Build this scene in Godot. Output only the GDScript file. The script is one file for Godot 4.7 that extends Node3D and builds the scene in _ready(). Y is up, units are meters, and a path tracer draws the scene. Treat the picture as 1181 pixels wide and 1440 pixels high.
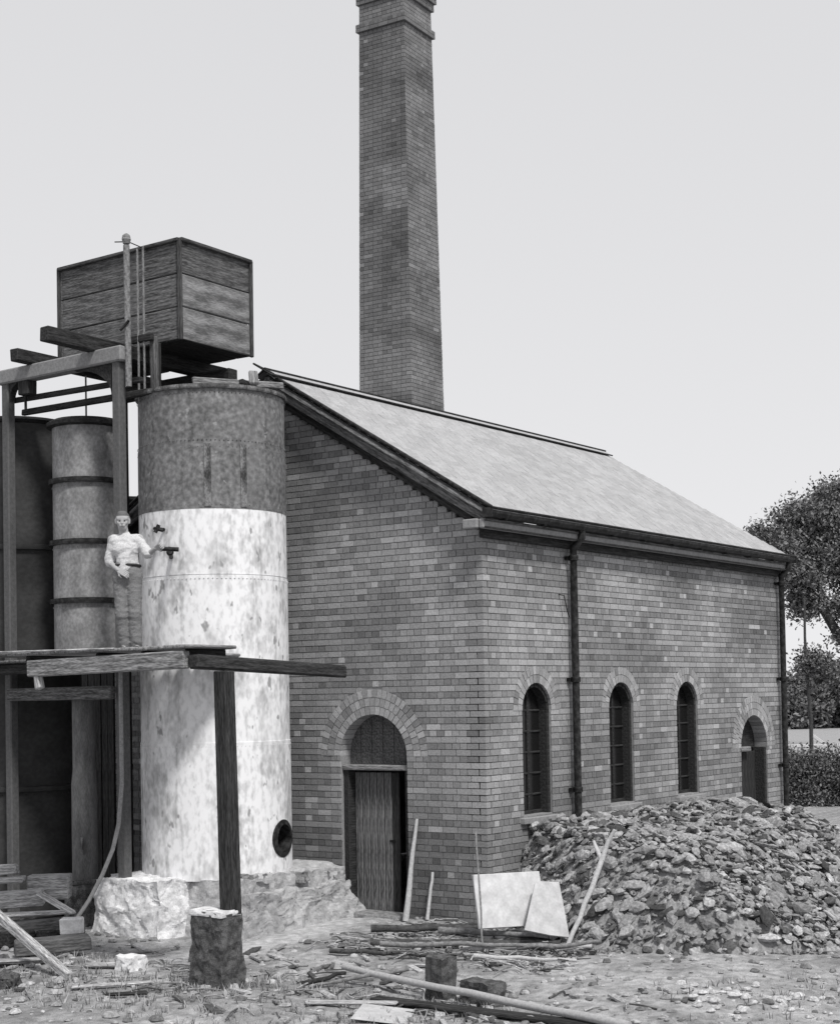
extends Node3D
# World axes: x runs along the long brick wall (away from the camera), z comes out of that wall, y is up.
# The near corner of the brick house stands at the origin; metres.

var rng := RandomNumberGenerator.new()
var taken := {}
const EYE := Vector3(-16.9106, 3.0, 11.1187)
const FWD := Vector3(0.81196, 0.02577, -0.58314)

# ---------------------------------------------------------------- mesh builder
class MB:
	var v := PackedVector3Array()
	var n := PackedVector3Array()
	var c := PackedColorArray()
	var uv := PackedVector2Array()
	func tri(a: Vector3, b: Vector3, d: Vector3, col: Color, na := Vector3.ZERO, nb := Vector3.ZERO, nd := Vector3.ZERO) -> void:
		# a, b, d run counter-clockwise seen from outside
		if na == Vector3.ZERO:
			na = (b - a).cross(d - a).normalized()
			nb = na
			nd = na
		v.append(a); v.append(d); v.append(b)
		n.append(na); n.append(nd); n.append(nb)
		c.append(col); c.append(col); c.append(col)
		uv.append(Vector2(a.x, a.y)); uv.append(Vector2(d.x, d.y)); uv.append(Vector2(b.x, b.y))
	func quad(a: Vector3, b: Vector3, d: Vector3, e: Vector3, col: Color) -> void:
		var m := (b - a).cross(e - a).normalized()
		tri(a, b, d, col, m, m, m)
		tri(a, d, e, col, m, m, m)
	func quad_smooth(a: Vector3, b: Vector3, d: Vector3, e: Vector3, na: Vector3, nb: Vector3, nd: Vector3, ne: Vector3, col: Color, ua: Vector2, ub: Vector2, ud: Vector2, ue: Vector2) -> void:
		v.append(a); v.append(d); v.append(b); v.append(a); v.append(e); v.append(d)
		n.append(na); n.append(nd); n.append(nb); n.append(na); n.append(ne); n.append(nd)
		for i in 6:
			c.append(col)
		uv.append(ua); uv.append(ud); uv.append(ub); uv.append(ua); uv.append(ue); uv.append(ud)
	func box(t: Transform3D, s: Vector3, col: Color, back := true) -> void:
		var h := s * 0.5
		var p := []
		for i in 8:
			p.append(t * Vector3(h.x if i & 1 else -h.x, h.y if i & 2 else -h.y, h.z if i & 4 else -h.z))
		quad(p[4], p[5], p[7], p[6], col)
		if back:
			quad(p[1], p[0], p[2], p[3], col)
		quad(p[5], p[1], p[3], p[7], col)
		quad(p[0], p[4], p[6], p[2], col)
		quad(p[6], p[7], p[3], p[2], col)
		quad(p[0], p[1], p[5], p[4], col)
	func chamfer_box(t: Transform3D, s: Vector3, b: float, col: Color, warp := 0.0, r: RandomNumberGenerator = null) -> void:
		# box with cut edges; warp shifts the corners a little
		var h := s * 0.5
		b = minf(b, minf(h.x, minf(h.y, h.z)) * 0.6)
		var q := []   # q[corner][axis]
		for i in 8:
			var sg := Vector3(1 if i & 1 else -1, 1 if i & 2 else -1, 1 if i & 4 else -1)
			var w := Vector3.ZERO
			if warp > 0.0:
				w = Vector3(r.randf_range(-1, 1), r.randf_range(-1, 1), r.randf_range(-1, 1)) * warp
			var row := []
			for ax in 3:
				var e := h - Vector3(b, b, b)
				e[ax] = h[ax]
				row.append(t * (sg * e + w))
			q.append(row)
		for f in [[0, 1, 3, 7, 5], [0, 0, 2, 6, 4], [1, 2, 3, 7, 6], [1, 0, 1, 5, 4], [2, 4, 5, 7, 6], [2, 0, 1, 3, 2]]:
			orient(q[f[1]][f[0]], q[f[2]][f[0]], q[f[3]][f[0]], q[f[4]][f[0]], t, col)
		for ax in 3:
			var a1 := (ax + 1) % 3
			var a2 := (ax + 2) % 3
			for s1 in 2:
				for s2 in 2:
					var i0 := (s1 << a1) | (s2 << a2)
					var i1 := i0 | (1 << ax)
					orient(q[i0][a1], q[i1][a1], q[i1][a2], q[i0][a2], t, col)
		for i in 8:
			var A: Vector3 = q[i][0]
			var B: Vector3 = q[i][1]
			var C: Vector3 = q[i][2]
			if (B - A).cross(C - A).dot((A + B + C) / 3.0 - t.origin) < 0:
				tri(A, C, B, col)
			else:
				tri(A, B, C, col)
	func orient(a: Vector3, b: Vector3, d: Vector3, e: Vector3, t: Transform3D, col: Color) -> void:
		var m := (a + b + d + e) / 4.0
		if (b - a).cross(e - a).dot(m - t.origin) < 0.0:
			quad(a, e, d, b, col)
		else:
			quad(a, b, d, e, col)
	func tube(pts: Array, rad, sides: int, col: Color, caps := true) -> void:
		var up := Vector3(0.13, 0.97, 0.21).normalized()
		var rings := []
		var norms := []
		var side := Vector3.ZERO
		for i in pts.size():
			var d: Vector3
			if i == 0: d = pts[1] - pts[0]
			elif i == pts.size() - 1: d = pts[i] - pts[i - 1]
			else: d = (pts[i] - pts[i - 1]).normalized() + (pts[i + 1] - pts[i]).normalized()
			d = d.normalized()
			if side == Vector3.ZERO:
				side = d.cross(up)
				if side.length() < 0.2: side = d.cross(Vector3(1, 0.1, 0))
			side = (side - d * side.dot(d)).normalized()
			var o := d.cross(side)
			var ring := []
			var nr := []
			for k in sides:
				var a := TAU * k / sides
				var m: Vector3 = side * cos(a) + o * sin(a)
				ring.append(pts[i] + m * rad[i])
				nr.append(m)
			rings.append(ring)
			norms.append(nr)
		var len := 0.0
		for i in pts.size() - 1:
			var l2: float = len + (pts[i + 1] - pts[i]).length()
			for k in sides:
				var k2 := (k + 1) % sides
				var u0 := float(k) / sides
				var u1 := float(k + 1) / sides
				quad_smooth(rings[i][k], rings[i][k2], rings[i + 1][k2], rings[i + 1][k], norms[i][k], norms[i][k2], norms[i + 1][k2], norms[i + 1][k], col, Vector2(u0, len), Vector2(u1, len), Vector2(u1, l2), Vector2(u0, l2))
			len = l2
		if caps:
			for k in sides:
				var k2 := (k + 1) % sides
				tri(pts[0], rings[0][k2], rings[0][k], col)
				var e := pts.size() - 1
				tri(pts[e], rings[e][k], rings[e][k2], col)
	func lathe(prof: Array, sides: int, col: Color, center := Vector3.ZERO, uvh := 1.0) -> void:
		# prof: Vector2(radius, height) from bottom to top, outside surface; uv = (turn, height / uvh)
		for i in prof.size() - 1:
			var p: Vector2 = prof[i]
			var q: Vector2 = prof[i + 1]
			var sl := Vector2(q.y - p.y, p.x - q.x).normalized()
			for k in sides:
				var a := TAU * k / sides
				var b := TAU * (k + 1) / sides
				var ca := Vector3(cos(a), 0, -sin(a))
				var cb := Vector3(cos(b), 0, -sin(b))
				var na := ca * sl.x + Vector3.UP * sl.y
				var nb := cb * sl.x + Vector3.UP * sl.y
				var y0 := Vector3(0, p.y, 0) + center
				var y1 := Vector3(0, q.y, 0) + center
				quad_smooth(ca * p.x + y0, cb * p.x + y0, cb * q.x + y1, ca * q.x + y1, na, nb, nb, na, col, Vector2(float(k) / sides, 1.0 - p.y / uvh), Vector2(float(k + 1) / sides, 1.0 - p.y / uvh), Vector2(float(k + 1) / sides, 1.0 - q.y / uvh), Vector2(float(k) / sides, 1.0 - q.y / uvh))
	func add(m: Dictionary) -> void:
		v.append_array(m.v); n.append_array(m.n)
		for i in m.v.size():
			c.append(m.col)
			uv.append(Vector2.ZERO)
	func mesh() -> ArrayMesh:
		var arr := []
		arr.resize(Mesh.ARRAY_MAX)
		arr[Mesh.ARRAY_VERTEX] = v
		arr[Mesh.ARRAY_NORMAL] = n
		arr[Mesh.ARRAY_COLOR] = c
		arr[Mesh.ARRAY_TEX_UV] = uv
		var am := ArrayMesh.new()
		if v.size():
			am.add_surface_from_arrays(Mesh.PRIMITIVE_TRIANGLES, arr)
		return am

# ---------------------------------------------------------------- naming helpers
func numbered(parent: Node, called: String) -> String:
	var key := str(parent.get_instance_id()) + called
	var k: int = taken.get(key, 0)
	taken[key] = k + 1
	return called if k == 0 else "%s_%03d" % [called, k]

func xf_of(node: Node) -> Transform3D:
	var t := Transform3D.IDENTITY
	while node != self and node is Node3D:
		t = (node as Node3D).transform * t
		node = node.get_parent()
	return t

func tag(o: Node, label: String, category := "", group := "") -> Node:
	if label: o.set_meta("label", label)
	if category: o.set_meta("category", category)
	if group: o.set_meta("group", group)
	return o

func thing(called: String, label: String, category: String, at := Vector3.ZERO, turn := 0.0, group := "") -> Node3D:
	var o := Node3D.new()
	o.name = numbered(self, called)
	add_child(o, true)
	o.position = at
	o.rotation.y = turn
	tag(o, label, category, group)
	return o

# a mesh whose vertices are given in world axes at transform xf (world), as a child of parent
func part(called: String, mesh: Mesh, mat: Material, parent: Node, xf := Transform3D.IDENTITY) -> MeshInstance3D:
	var o := MeshInstance3D.new()
	o.name = numbered(parent, called)
	o.mesh = mesh
	o.material_override = mat
	parent.add_child(o, true)
	o.transform = xf_of(parent).affine_inverse() * xf
	return o

func built(called: String, mb: MB, mat: Material, parent: Node, xf := Transform3D.IDENTITY) -> MeshInstance3D:
	return part(called, mb.mesh(), mat, parent, xf)

func along(a: Vector3, b: Vector3, up := Vector3.UP, roll := 0.0) -> Transform3D:
	var x := (b - a).normalized()
	if absf(x.dot(up)) > 0.95: up = Vector3(-1, 0, 0)
	var z := x.cross(up).normalized()
	var y := z.cross(x)
	var t := Transform3D(Basis(x, y, z), (a + b) * 0.5)
	return t.rotated_local(Vector3.RIGHT, roll) if roll != 0.0 else t

# a sawn or hewn timber from a to b; h is its size towards up, w across
func timber(called: String, parent: Node, a: Vector3, b: Vector3, h: float, w: float, mat: Material, roll := 0.0, bevel := 0.012, warp := 0.004) -> MeshInstance3D:
	var mb := MB.new()
	mb.chamfer_box(Transform3D.IDENTITY, Vector3((b - a).length(), h, w), bevel, Color.WHITE, warp, rng)
	return built(called, mb, mat, parent, along(a, b, Vector3.UP, roll))

func rod(called: String, parent: Node, pts: Array, r: float, mat: Material, sides := 10, r_end := -1.0) -> MeshInstance3D:
	var mb := MB.new()
	var o: Vector3 = pts[0]
	var loc := []
	var rad := []
	for i in pts.size():
		loc.append(pts[i] - o)
		rad.append(r if r_end < 0.0 else lerpf(r, r_end, float(i) / (pts.size() - 1)))
	mb.tube(loc, rad, sides, Color.WHITE)
	return built(called, mb, mat, parent, Transform3D(Basis.IDENTITY, o))

# a knotty round pole or branch, a little crooked
func pole_points(a: Vector3, b: Vector3, bend: float, k := 7) -> Array:
	var pts := []
	for i in k:
		var t := float(i) / (k - 1)
		var off := Vector3(rng.randf_range(-1, 1), rng.randf_range(-0.6, 0.6), rng.randf_range(-1, 1)) * bend
		if i == 0 or i == k - 1: off = Vector3.ZERO
		pts.append(a.lerp(b, t) + off)
	return pts

# ---------------------------------------------------------------- textures and materials
func G(l: float) -> Color:
	return Color(l, l, l * 1.015).linear_to_srgb()

func noise_bytes(size: Vector2i, freq: float, sd: int, oct := 4, type := FastNoiseLite.TYPE_SIMPLEX_SMOOTH) -> PackedByteArray:
	var f := FastNoiseLite.new()
	f.noise_type = type
	f.seed = sd
	f.frequency = freq
	f.fractal_octaves = oct
	f.fractal_gain = 0.55
	var im := f.get_seamless_image(size.x, size.y)
	im.convert(Image.FORMAT_L8)
	return im.get_data()

func tex_of(data: PackedByteArray, size: Vector2i) -> ImageTexture:
	var im := Image.create_from_data(size.x, size.y, false, Image.FORMAT_L8, data)
	im.convert(Image.FORMAT_RGB8)
	return ImageTexture.create_from_image(im)

# blends coarse and fine noise into bytes between lo and hi (sRGB fractions)
func mottled(size: int, f1: float, f2: float, sd: int, lo: float, hi: float, w2 := 0.5, sharp := 1.6) -> PackedByteArray:
	var s := Vector2i(size, size)
	var a := noise_bytes(s, f1, sd, 4)
	var b := noise_bytes(s, f2, sd + 77, 3)
	var out := PackedByteArray()
	out.resize(a.size())
	for i in a.size():
		var x := (a[i] * (1.0 - w2) + b[i] * w2) / 255.0
		x = clampf((x - 0.5) * sharp + 0.5, 0.0, 1.0)
		out[i] = int(255.0 * lerpf(lo, hi, x))
	return out

func surf(base: float, data: PackedByteArray, size: int, scale: Vector3, rough := 0.9, bump := 0.0, world := false, sharp := 4.0) -> StandardMaterial3D:
	var m := StandardMaterial3D.new()
	m.albedo_color = G(base)
	m.roughness = rough
	m.metallic_specular = 0.3
	m.vertex_color_use_as_albedo = true
	if data.size():
		var t := tex_of(data, Vector2i(size, size))
		m.albedo_texture = t
		m.uv1_triplanar = true
		m.uv1_world_triplanar = world
		m.uv1_scale = scale
		m.uv1_triplanar_sharpness = sharp
		if bump > 0.0:
			m.heightmap_enabled = true
			m.heightmap_texture = t
			m.heightmap_scale = bump
	return m

func shade_of(m: StandardMaterial3D, base: float) -> StandardMaterial3D:
	var o: StandardMaterial3D = m.duplicate()
	o.albedo_color = G(base)
	return o

var M := {}

func make_materials() -> void:
	var rock := mottled(256, 0.02, 0.12, 31, 0.55, 1.0, 0.5, 1.8)
	var fine := mottled(256, 0.03, 0.16, 3, 0.74, 1.0, 0.55, 1.5)
	var wood := mottled(256, 0.025, 0.11, 9, 0.45, 1.0, 0.5, 2.0)
	var rust := mottled(512, 0.012, 0.09, 21, 0.42, 1.0, 0.4, 2.2)
	M.brick = surf(1.0, fine, 256, Vector3(3.1, 3.1, 3.1), 0.95, 0.5, true)
	M.mortar = surf(0.36, fine, 256, Vector3(3, 3, 3), 1.0, 0.2, true)
	M.bricktone = []
	for k in 9:
		M.bricktone.append(shade_of(M.brick, [0.23, 0.28, 0.33, 0.365, 0.40, 0.435, 0.48, 0.56, 0.17][k]))
	M.oldwood = surf(0.21, wood, 256, Vector3(0.35, 4.0, 4.0), 0.9, 0.4)
	M.greywood = surf(0.42, wood, 256, Vector3(0.35, 4.0, 4.0), 0.9, 0.4)
	M.wornwood = surf(0.3, mottled(512, 0.008, 0.06, 15, 0.6, 1.0, 0.4, 2.2), 512, Vector3(0.3, 1.6, 1.6), 0.9, 0.3)
	M.darkwood = surf(0.065, wood, 256, Vector3(0.35, 4.0, 4.0), 0.85, 0.3)
	M.barepole = surf(0.62, fine, 256, Vector3(3, 3, 3), 0.9, 0.1, true)
	M.greypole = surf(0.34, rock, 256, Vector3(3, 3, 3), 0.9, 0.1, true)
	M.palewood = surf(0.75, wood, 256, Vector3(0.35, 4.0, 4.0), 0.9, 0.3)
	M.tar = surf(0.03, rust, 512, Vector3(0.7, 0.7, 0.7), 0.8, 0.0)
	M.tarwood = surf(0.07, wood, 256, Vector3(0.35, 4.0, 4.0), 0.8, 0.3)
	M.iron = surf(0.05, rust, 512, Vector3(1.5, 1.5, 1.5), 0.6, 0.0)
	M.rustiron = surf(0.24, rust, 512, Vector3(0.8, 0.8, 0.8), 0.75, 0.1)
	M.greyiron = surf(0.24, rust, 512, Vector3(0.9, 0.45, 0.9), 0.7, 0.1)
	M.wrapiron = StandardMaterial3D.new()
	M.wrapiron.albedo_texture = tex_of(mottled(512, 0.010, 0.05, 23, 0.7, 1.0, 0.5, 1.8), Vector2i(512, 512))
	M.wrapiron.albedo_color = G(0.29)
	M.wrapiron.roughness = 0.75
	M.wrapiron.uv1_scale = Vector3(2, 0.5, 1)
	M.wraptar = shade_of(M.wrapiron, 0.045)
	M.wraprust = shade_of(M.wrapiron, 0.16)
	M.steel = surf(0.14, fine, 256, Vector3(2, 2, 2), 0.7, 0.1, true)
	M.steellight = shade_of(M.steel, 0.3)
	M.zinc = surf(0.5, fine, 256, Vector3(2, 2, 2), 0.6, 0.0, true)
	M.slate = surf(1.0, fine, 256, Vector3(2, 2, 2), 0.6, 0.1, true)
	M.paint = surf(0.36, fine, 256, Vector3(1.3, 1.3, 1.3), 0.8, 0.0, true)
	M.concrete = surf(0.40, rock, 256, Vector3(1.6, 1.6, 1.6), 0.95, 0.8, true)
	M.lime = surf(0.86, mottled(256, 0.02, 0.12, 33, 0.78, 1.0, 0.4, 1.8), 256, Vector3(1.1, 1.1, 1.1), 0.95, 0.8, true)
	M.sheet = surf(0.68, mottled(256, 0.02, 0.1, 51, 0.84, 1.0, 0.3, 1.4), 256, Vector3(1, 1, 1), 0.8, 0.0)
	M.rock = surf(1.0, rock, 256, Vector3(4, 4, 4), 0.95, 0.3, true)
	M.ground = surf(1.0, mottled(512, 0.02, 0.2, 61, 0.6, 1.0, 0.6, 1.7), 512, Vector3(0.55, 0.55, 0.55), 1.0, 0.9, true)
	M.leaf = surf(1.0, PackedByteArray(), 0, Vector3.ONE, 0.8)
	M.leaf.backlight_enabled = true
	M.leaf.backlight = Color(0.06, 0.06, 0.06)
	M.bark = surf(0.12, rock, 256, Vector3(2, 2, 2), 0.95, 0.6, true)
	M.glass = StandardMaterial3D.new()
	M.glass.albedo_color = G(0.012)
	M.glass.roughness = 0.16
	M.glass.metallic_specular = 0.4
	M.skin = surf(0.36, PackedByteArray(), 0, Vector3.ONE, 0.6)
	M.shirt = surf(0.74, fine, 256, Vector3(5, 5, 5), 0.95, 0.1)
	M.denim = surf(0.25, fine, 256, Vector3(6, 6, 6), 0.95, 0.1)
	M.boot = surf(0.05, fine, 256, Vector3(6, 6, 6), 0.7)
	M.hair = surf(0.10, fine, 256, Vector3(20, 20, 20), 0.8)
	M.dark = surf(0.02, PackedByteArray(), 0, Vector3.ONE, 0.9)

# whitewash and dirty paint of the big tank: wrapped once round the shell
func tank_paint(sd: int, base: int, blot: int, streak: int, patch: float, patch_to: int) -> ImageTexture:
	var s := Vector2i(1024, 512)
	var a := noise_bytes(s, 0.010, sd, 5)
	var b := noise_bytes(s, 0.06, sd + 1, 3)
	var st := noise_bytes(Vector2i(1024, 32), 0.03, sd + 2, 4)
	var p := noise_bytes(s, 0.022, sd + 3, 4)
	var out := PackedByteArray()
	out.resize(s.x * s.y)
	for y in s.y:
		var ys := int(y / 16.0)
		for x in s.x:
			var i := y * s.x + x
			var k := a[i] / 255.0
			var val := base - blot * clampf((k - 0.45) * 2.4, 0.0, 1.0) - (b[i] - 128) * 0.28
			var str_v := st[ys * s.x + x] / 255.0
			val -= streak * clampf((str_v - 0.55) * 3.0, 0.0, 1.0) * (0.35 + b[i] / 300.0)
			if p[i] / 255.0 > patch:
				val = lerpf(val, patch_to, clampf((p[i] / 255.0 - patch) * 14.0, 0.0, 0.85))
			out[i] = int(clampf(val, 8, 252))
	return tex_of(out, s)

# ---------------------------------------------------------------- brickwork
const BL := 0.226
const BH := 0.074
const JT := 0.011
const COURSE := 0.085

var brick_list := []     # every standard brick: [depth, transform, kind]
var shared_bricks := {}

func brick_col(header: bool, dark := 1.0, at := Vector3.ZERO) -> float:
	# fired tones vary brick by brick; headers burn darker; patches of wall are sootier
	var t := rng.randf()
	var l := rng.randf_range(0.34, 0.45)
	var patch := gnoise.get_noise_3d(at.x * 0.8, at.y * 1.5, at.z * 0.8)
	if header: l *= 0.80 + 0.25 * gnoise.get_noise_3d(at.x * 2.0 + 40.0, at.y * 9.0, at.z * 2.0)
	l *= 1.0 + patch * 0.6
	if t < 0.04: l = rng.randf_range(0.48, 0.6)
	elif t < 0.13: l *= 0.78
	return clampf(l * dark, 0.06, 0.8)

# wall face in the plane through o, running along d (unit), outward normal nn; runs(y0, y1) gives the solid stretches [[a, b], ...]
func brick_face(o: Vector3, d: Vector3, nn: Vector3, y_top: float, runs: Callable, mb: MB, back: MB, corner_at_start: bool, odd_owner: bool, dark_below := 0.0) -> void:
	var y := 0.0
	var k := 0
	var up := Vector3.UP
	while y + BH <= y_top + 0.03:
		var header := k % 2 == 1
		var solids: Array = runs.call(y, y + BH)
		for s in solids:
			# backing strip behind the bricks (the mortar one sees in the joints)
			var b0: float = maxf(s[0], 0.012)
			var bx := Transform3D(Basis(d, up, d.cross(up)), o + d * ((b0 + s[1]) * 0.5) + up * (y + COURSE * 0.5) - nn * 0.16)
			back.box(bx, Vector3(s[1] - b0, COURSE + 0.0006, 0.296), Color.WHITE)
			var start: float = s[0]
			if corner_at_start and s[0] < 0.02 and (k % 2 == 1) != odd_owner:
				start = 0.118
			var step := (BL * 0.5 - JT * 0.5) if header else BL
			var x := start
			var first := true
			var shift := 0.0
			if not (corner_at_start and s[0] < 0.02):
				shift = fposmod(s[0] + (0.06 if header else 0.0), step + JT)
			while x < s[1] - 0.03:
				var l := step - (shift if first else 0.0)
				if l < 0.05: l = 0.05
				if corner_at_start and first and s[0] < 0.02: l = step + 0.059 if header else BL
				l = minf(l, s[1] - x)
				if s[1] - (x + l + JT) < 0.045: l = s[1] - x
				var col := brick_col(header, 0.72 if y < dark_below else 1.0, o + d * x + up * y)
				var out := rng.randf_range(0.0, 0.006)
				var deep := 0.1 if (first and corner_at_start and s[0] < 0.02) else 0.03
				var c := o + d * (x + l * 0.5) + up * (y + BH * 0.5) + nn * (out - deep * 0.5)
				var b := Basis(up.cross(nn), up, nn).rotated(nn, rng.randf_range(-0.006, 0.006)).rotated(up, rng.randf_range(-0.008, 0.008))
				var dep := (c - EYE).dot(FWD)
				if absf(l - step) < 0.001 and deep < 0.05:
					brick_list.append([dep, Transform3D(b, c), 1 if header else 0, col, mb])
				else:
					mb.box(Transform3D(b, c), Vector3(l, BH, deep), Color(col, col, col), false)
				x += l + JT + rng.randf_range(-0.0025, 0.0025)
				first = false
		y += COURSE
		k += 1

func cut(a: float, b: float, holes: Array) -> Array:
	var segs := [[a, b]]
	for h in holes:
		var nxt := []
		for s in segs:
			if h[1] <= s[0] or h[0] >= s[1]:
				nxt.append(s)
			else:
				if h[0] - s[0] > 0.02: nxt.append([s[0], h[0]])
				if s[1] - h[1] > 0.02: nxt.append([h[1], s[1]])
		segs = nxt
	return segs

# [centre, half width, sill, spring, ring thickness]
const SIDE_OPEN := [[1.285, 0.38, 1.34, 2.78, 0.235], [3.70, 0.38, 1.34, 2.78, 0.235], [5.92, 0.385, 1.34, 2.78, 0.235], [8.52, 0.56, 0.0, 2.01, 0.35]]
const GABLE_OPEN := [[1.845, 0.575, 0.0, 2.19, 0.35]]

func hole_runs(y0: float, y1: float, a: float, b: float, opens: Array) -> Array:
	var ym := (y0 + y1) * 0.5
	var holes := []
	for q in opens:
		if y1 < q[2] + 0.01: continue
		if ym < q[3]:
			holes.append([q[0] - q[1], q[0] + q[1]])
		else:
			var r: float = q[1] + q[4]
			var h: float = ym - q[3]
			if h < r:
				var w := sqrt(r * r - h * h)
				holes.append([q[0] - w, q[0] + w])
	return cut(a, b, holes)

func side_runs(y0: float, y1: float) -> Array:
	return hole_runs(y0, y1, 0.0, 10.0, SIDE_OPEN)

func gable_runs(y0: float, y1: float) -> Array:
	var top := y1
	var a := 0.0
	if top > 5.18: a = (top - 5.18) / 0.608
	if 3.447 * 2 - 2 * a < 0.1: return []
	return hole_runs(y0, y1, a, 6.894 - a, GABLE_OPEN)

# rings of voussoirs round an arched head
func arch(parent: Node, o: Vector3, d: Vector3, nn: Vector3, q: Array) -> void:
	var rings: int = int(round(q[4] / 0.117))
	for r in rings:
		var r0: float = q[1] + r * 0.117
		var r1: float = r0 + 0.108
		var cnt: int = int(PI * (r0 + 0.05) / 0.084)
		for i in cnt:
			var a0 := PI * (i + 0.06) / cnt
			var a1 := PI * (i + 0.94) / cnt
			var mb := MB.new()
			var out := rng.randf_range(0.004, 0.009)
			var deep := 0.32 if r == 0 else 0.06
			var pts := []
			for zz in [-deep, out]:
				for pr in [[r0, a0], [r1, a0], [r1, a1], [r0, a1]]:
					pts.append(d * (pr[0] * -cos(pr[1])) + Vector3.UP * (pr[0] * sin(pr[1])) + nn * zz)
			var mid: Vector3 = (pts[4] + pts[6]) * 0.5
			var t := Transform3D(Basis.IDENTITY, mid - nn * deep * 0.5)
			for f in [[4, 5, 6, 7], [0, 1, 5, 4], [1, 2, 6, 5], [2, 3, 7, 6], [3, 0, 4, 7]]:
				mb.orient(pts[f[0]], pts[f[1]], pts[f[2]], pts[f[3]], t, Color.WHITE)
			var tone := rng.randi_range(3, 7)
			if rng.randf() < 0.12: tone = 1
			built("arch_brick", mb, M.bricktone[tone], parent, Transform3D(Basis.IDENTITY, o + d * q[0] + Vector3.UP * q[3]))
	# mortar behind the rings
	var mm := MB.new()
	var steps := 24
	for i in steps:
		var a0 := PI * i / steps
		var a1 := PI * (i + 1) / steps
		var w := func(rr: float, aa: float) -> Vector3: return o + d * (q[0] - rr * cos(aa)) + Vector3.UP * (q[3] + rr * sin(aa)) - nn * 0.008
		var ri: float = q[1] + 0.012
		var ro: float = q[1] + q[4] + 0.05
		var ct := Transform3D(Basis.IDENTITY, o + d * q[0] + Vector3.UP * q[3] - nn)
		mm.orient(w.call(ri, a0), w.call(ro, a0), w.call(ro, a1), w.call(ri, a1), ct, Color.WHITE)
		var back := -nn * 0.3
		ct.origin = w.call(q[1] + 1.0, (a0 + a1) * 0.5)
		mm.orient(w.call(ri, a0), w.call(ri, a1), w.call(ri, a1) + back, w.call(ri, a0) + back, ct, Color.WHITE)
	built("arch_mortar", mm, M.mortar, parent)

# ---------------------------------------------------------------- the brick house
const EAVE := Vector3(0, 5.40, 0.30)
const SLOPE := Vector3(0, 0.51282, -0.85852)
const ROOFN := Vector3(0, 0.85852, 0.51282)
const RUN := 4.368

func roof_pt(x: float, s: float, up: float) -> Vector3:
	return EAVE + Vector3(x, 0, 0) + SLOPE * s + ROOFN * up

func house_window(house: Node3D, q: Array) -> void:
	var c: float = q[0]
	var w: float = q[1]
	var zf := -0.17
	var mb := MB.new()
	var bar := func(x: float, y: float, sx: float, sy: float, sz := 0.06) -> void:
		mb.chamfer_box(Transform3D(Basis.IDENTITY, Vector3(x, y, 0.05 if sz > 0.1 else 0.0)), Vector3(sx, sy, sz), 0.006, Color.WHITE)
	var top: float = q[3]
	var y0: float = q[2]
	bar.call(c - w + 0.03, (y0 + top) * 0.5, 0.06, top - y0, 0.17)
	bar.call(c + w - 0.03, (y0 + top) * 0.5, 0.06, top - y0, 0.17)
	bar.call(c, (y0 + top) * 0.5 + 0.1, 0.035, top - y0 + 0.5, 0.05)
	bar.call(c, y0 + 0.035, w * 2 - 0.12, 0.07)
	var rows := 5
	for i in range(1, rows + 1):
		bar.call(c, y0 + (top - y0) * i / rows, w * 2 - 0.12, 0.028, 0.045)
	for i in 10:
		var a0 := PI * i / 10.0
		var a1 := PI * (i + 1) / 10.0
		var am := (a0 + a1) * 0.5
		var t := Transform3D(Basis(Vector3(0, 0, 1), am), Vector3(c - cos(PI - am) * (w - 0.03), top + sin(am) * (w - 0.03), 0.05))
		mb.box(t, Vector3(0.06, 2.0 * (w) * sin(PI / 20.0) + 0.004, 0.17), Color.WHITE)
	var fr := built("window", mb, M.darkwood, house, Transform3D(Basis.IDENTITY, Vector3(0, 0, zf)))
	var pw := w - 0.06 - 0.0175
	for i in rows:
		for sd in [-1, 1]:
			var pb := MB.new()
			var ya := y0 + (top - y0) * i / rows + (0.07 if i == 0 else 0.014)
			var yb := y0 + (top - y0) * (i + 1) / rows - 0.014
			pb.box(Transform3D.IDENTITY, Vector3(pw, yb - ya, 0.008), Color.WHITE)
			built("pane", pb, M.glass, fr, Transform3D(Basis(Vector3.UP, rng.randf_range(-0.02, 0.02)), Vector3(c + sd * (0.0175 + pw * 0.5), (ya + yb) * 0.5, zf)))
	for sd in [-1, 1]:
		var pb := MB.new()
		var last := Vector3(c + sd * 0.0175, top + 0.014, zf)
		for i in 8:
			var a0 := PI * 0.5 * i / 8.0
			var a1 := PI * 0.5 * (i + 1) / 8.0
			var r := w - 0.055
			var p0 := Vector3(c + sd * maxf(0.0175, cos(a0) * r), top + maxf(0.014, sin(a0) * r), zf)
			var p1 := Vector3(c + sd * maxf(0.0175, cos(a1) * r), top + maxf(0.014, sin(a1) * r), zf)
			if sd > 0: pb.tri(last, p0, p1, Color.WHITE)
			else: pb.tri(last, p1, p0, Color.WHITE)
		built("pane", pb, M.glass, fr)
	timber("sill", fr, Vector3(c - w - 0.09, y0 - 0.045, -0.06), Vector3(c + w + 0.09, y0 - 0.045, -0.06), 0.085, 0.27, M.paint, 0.0, 0.01, 0.003)

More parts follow.
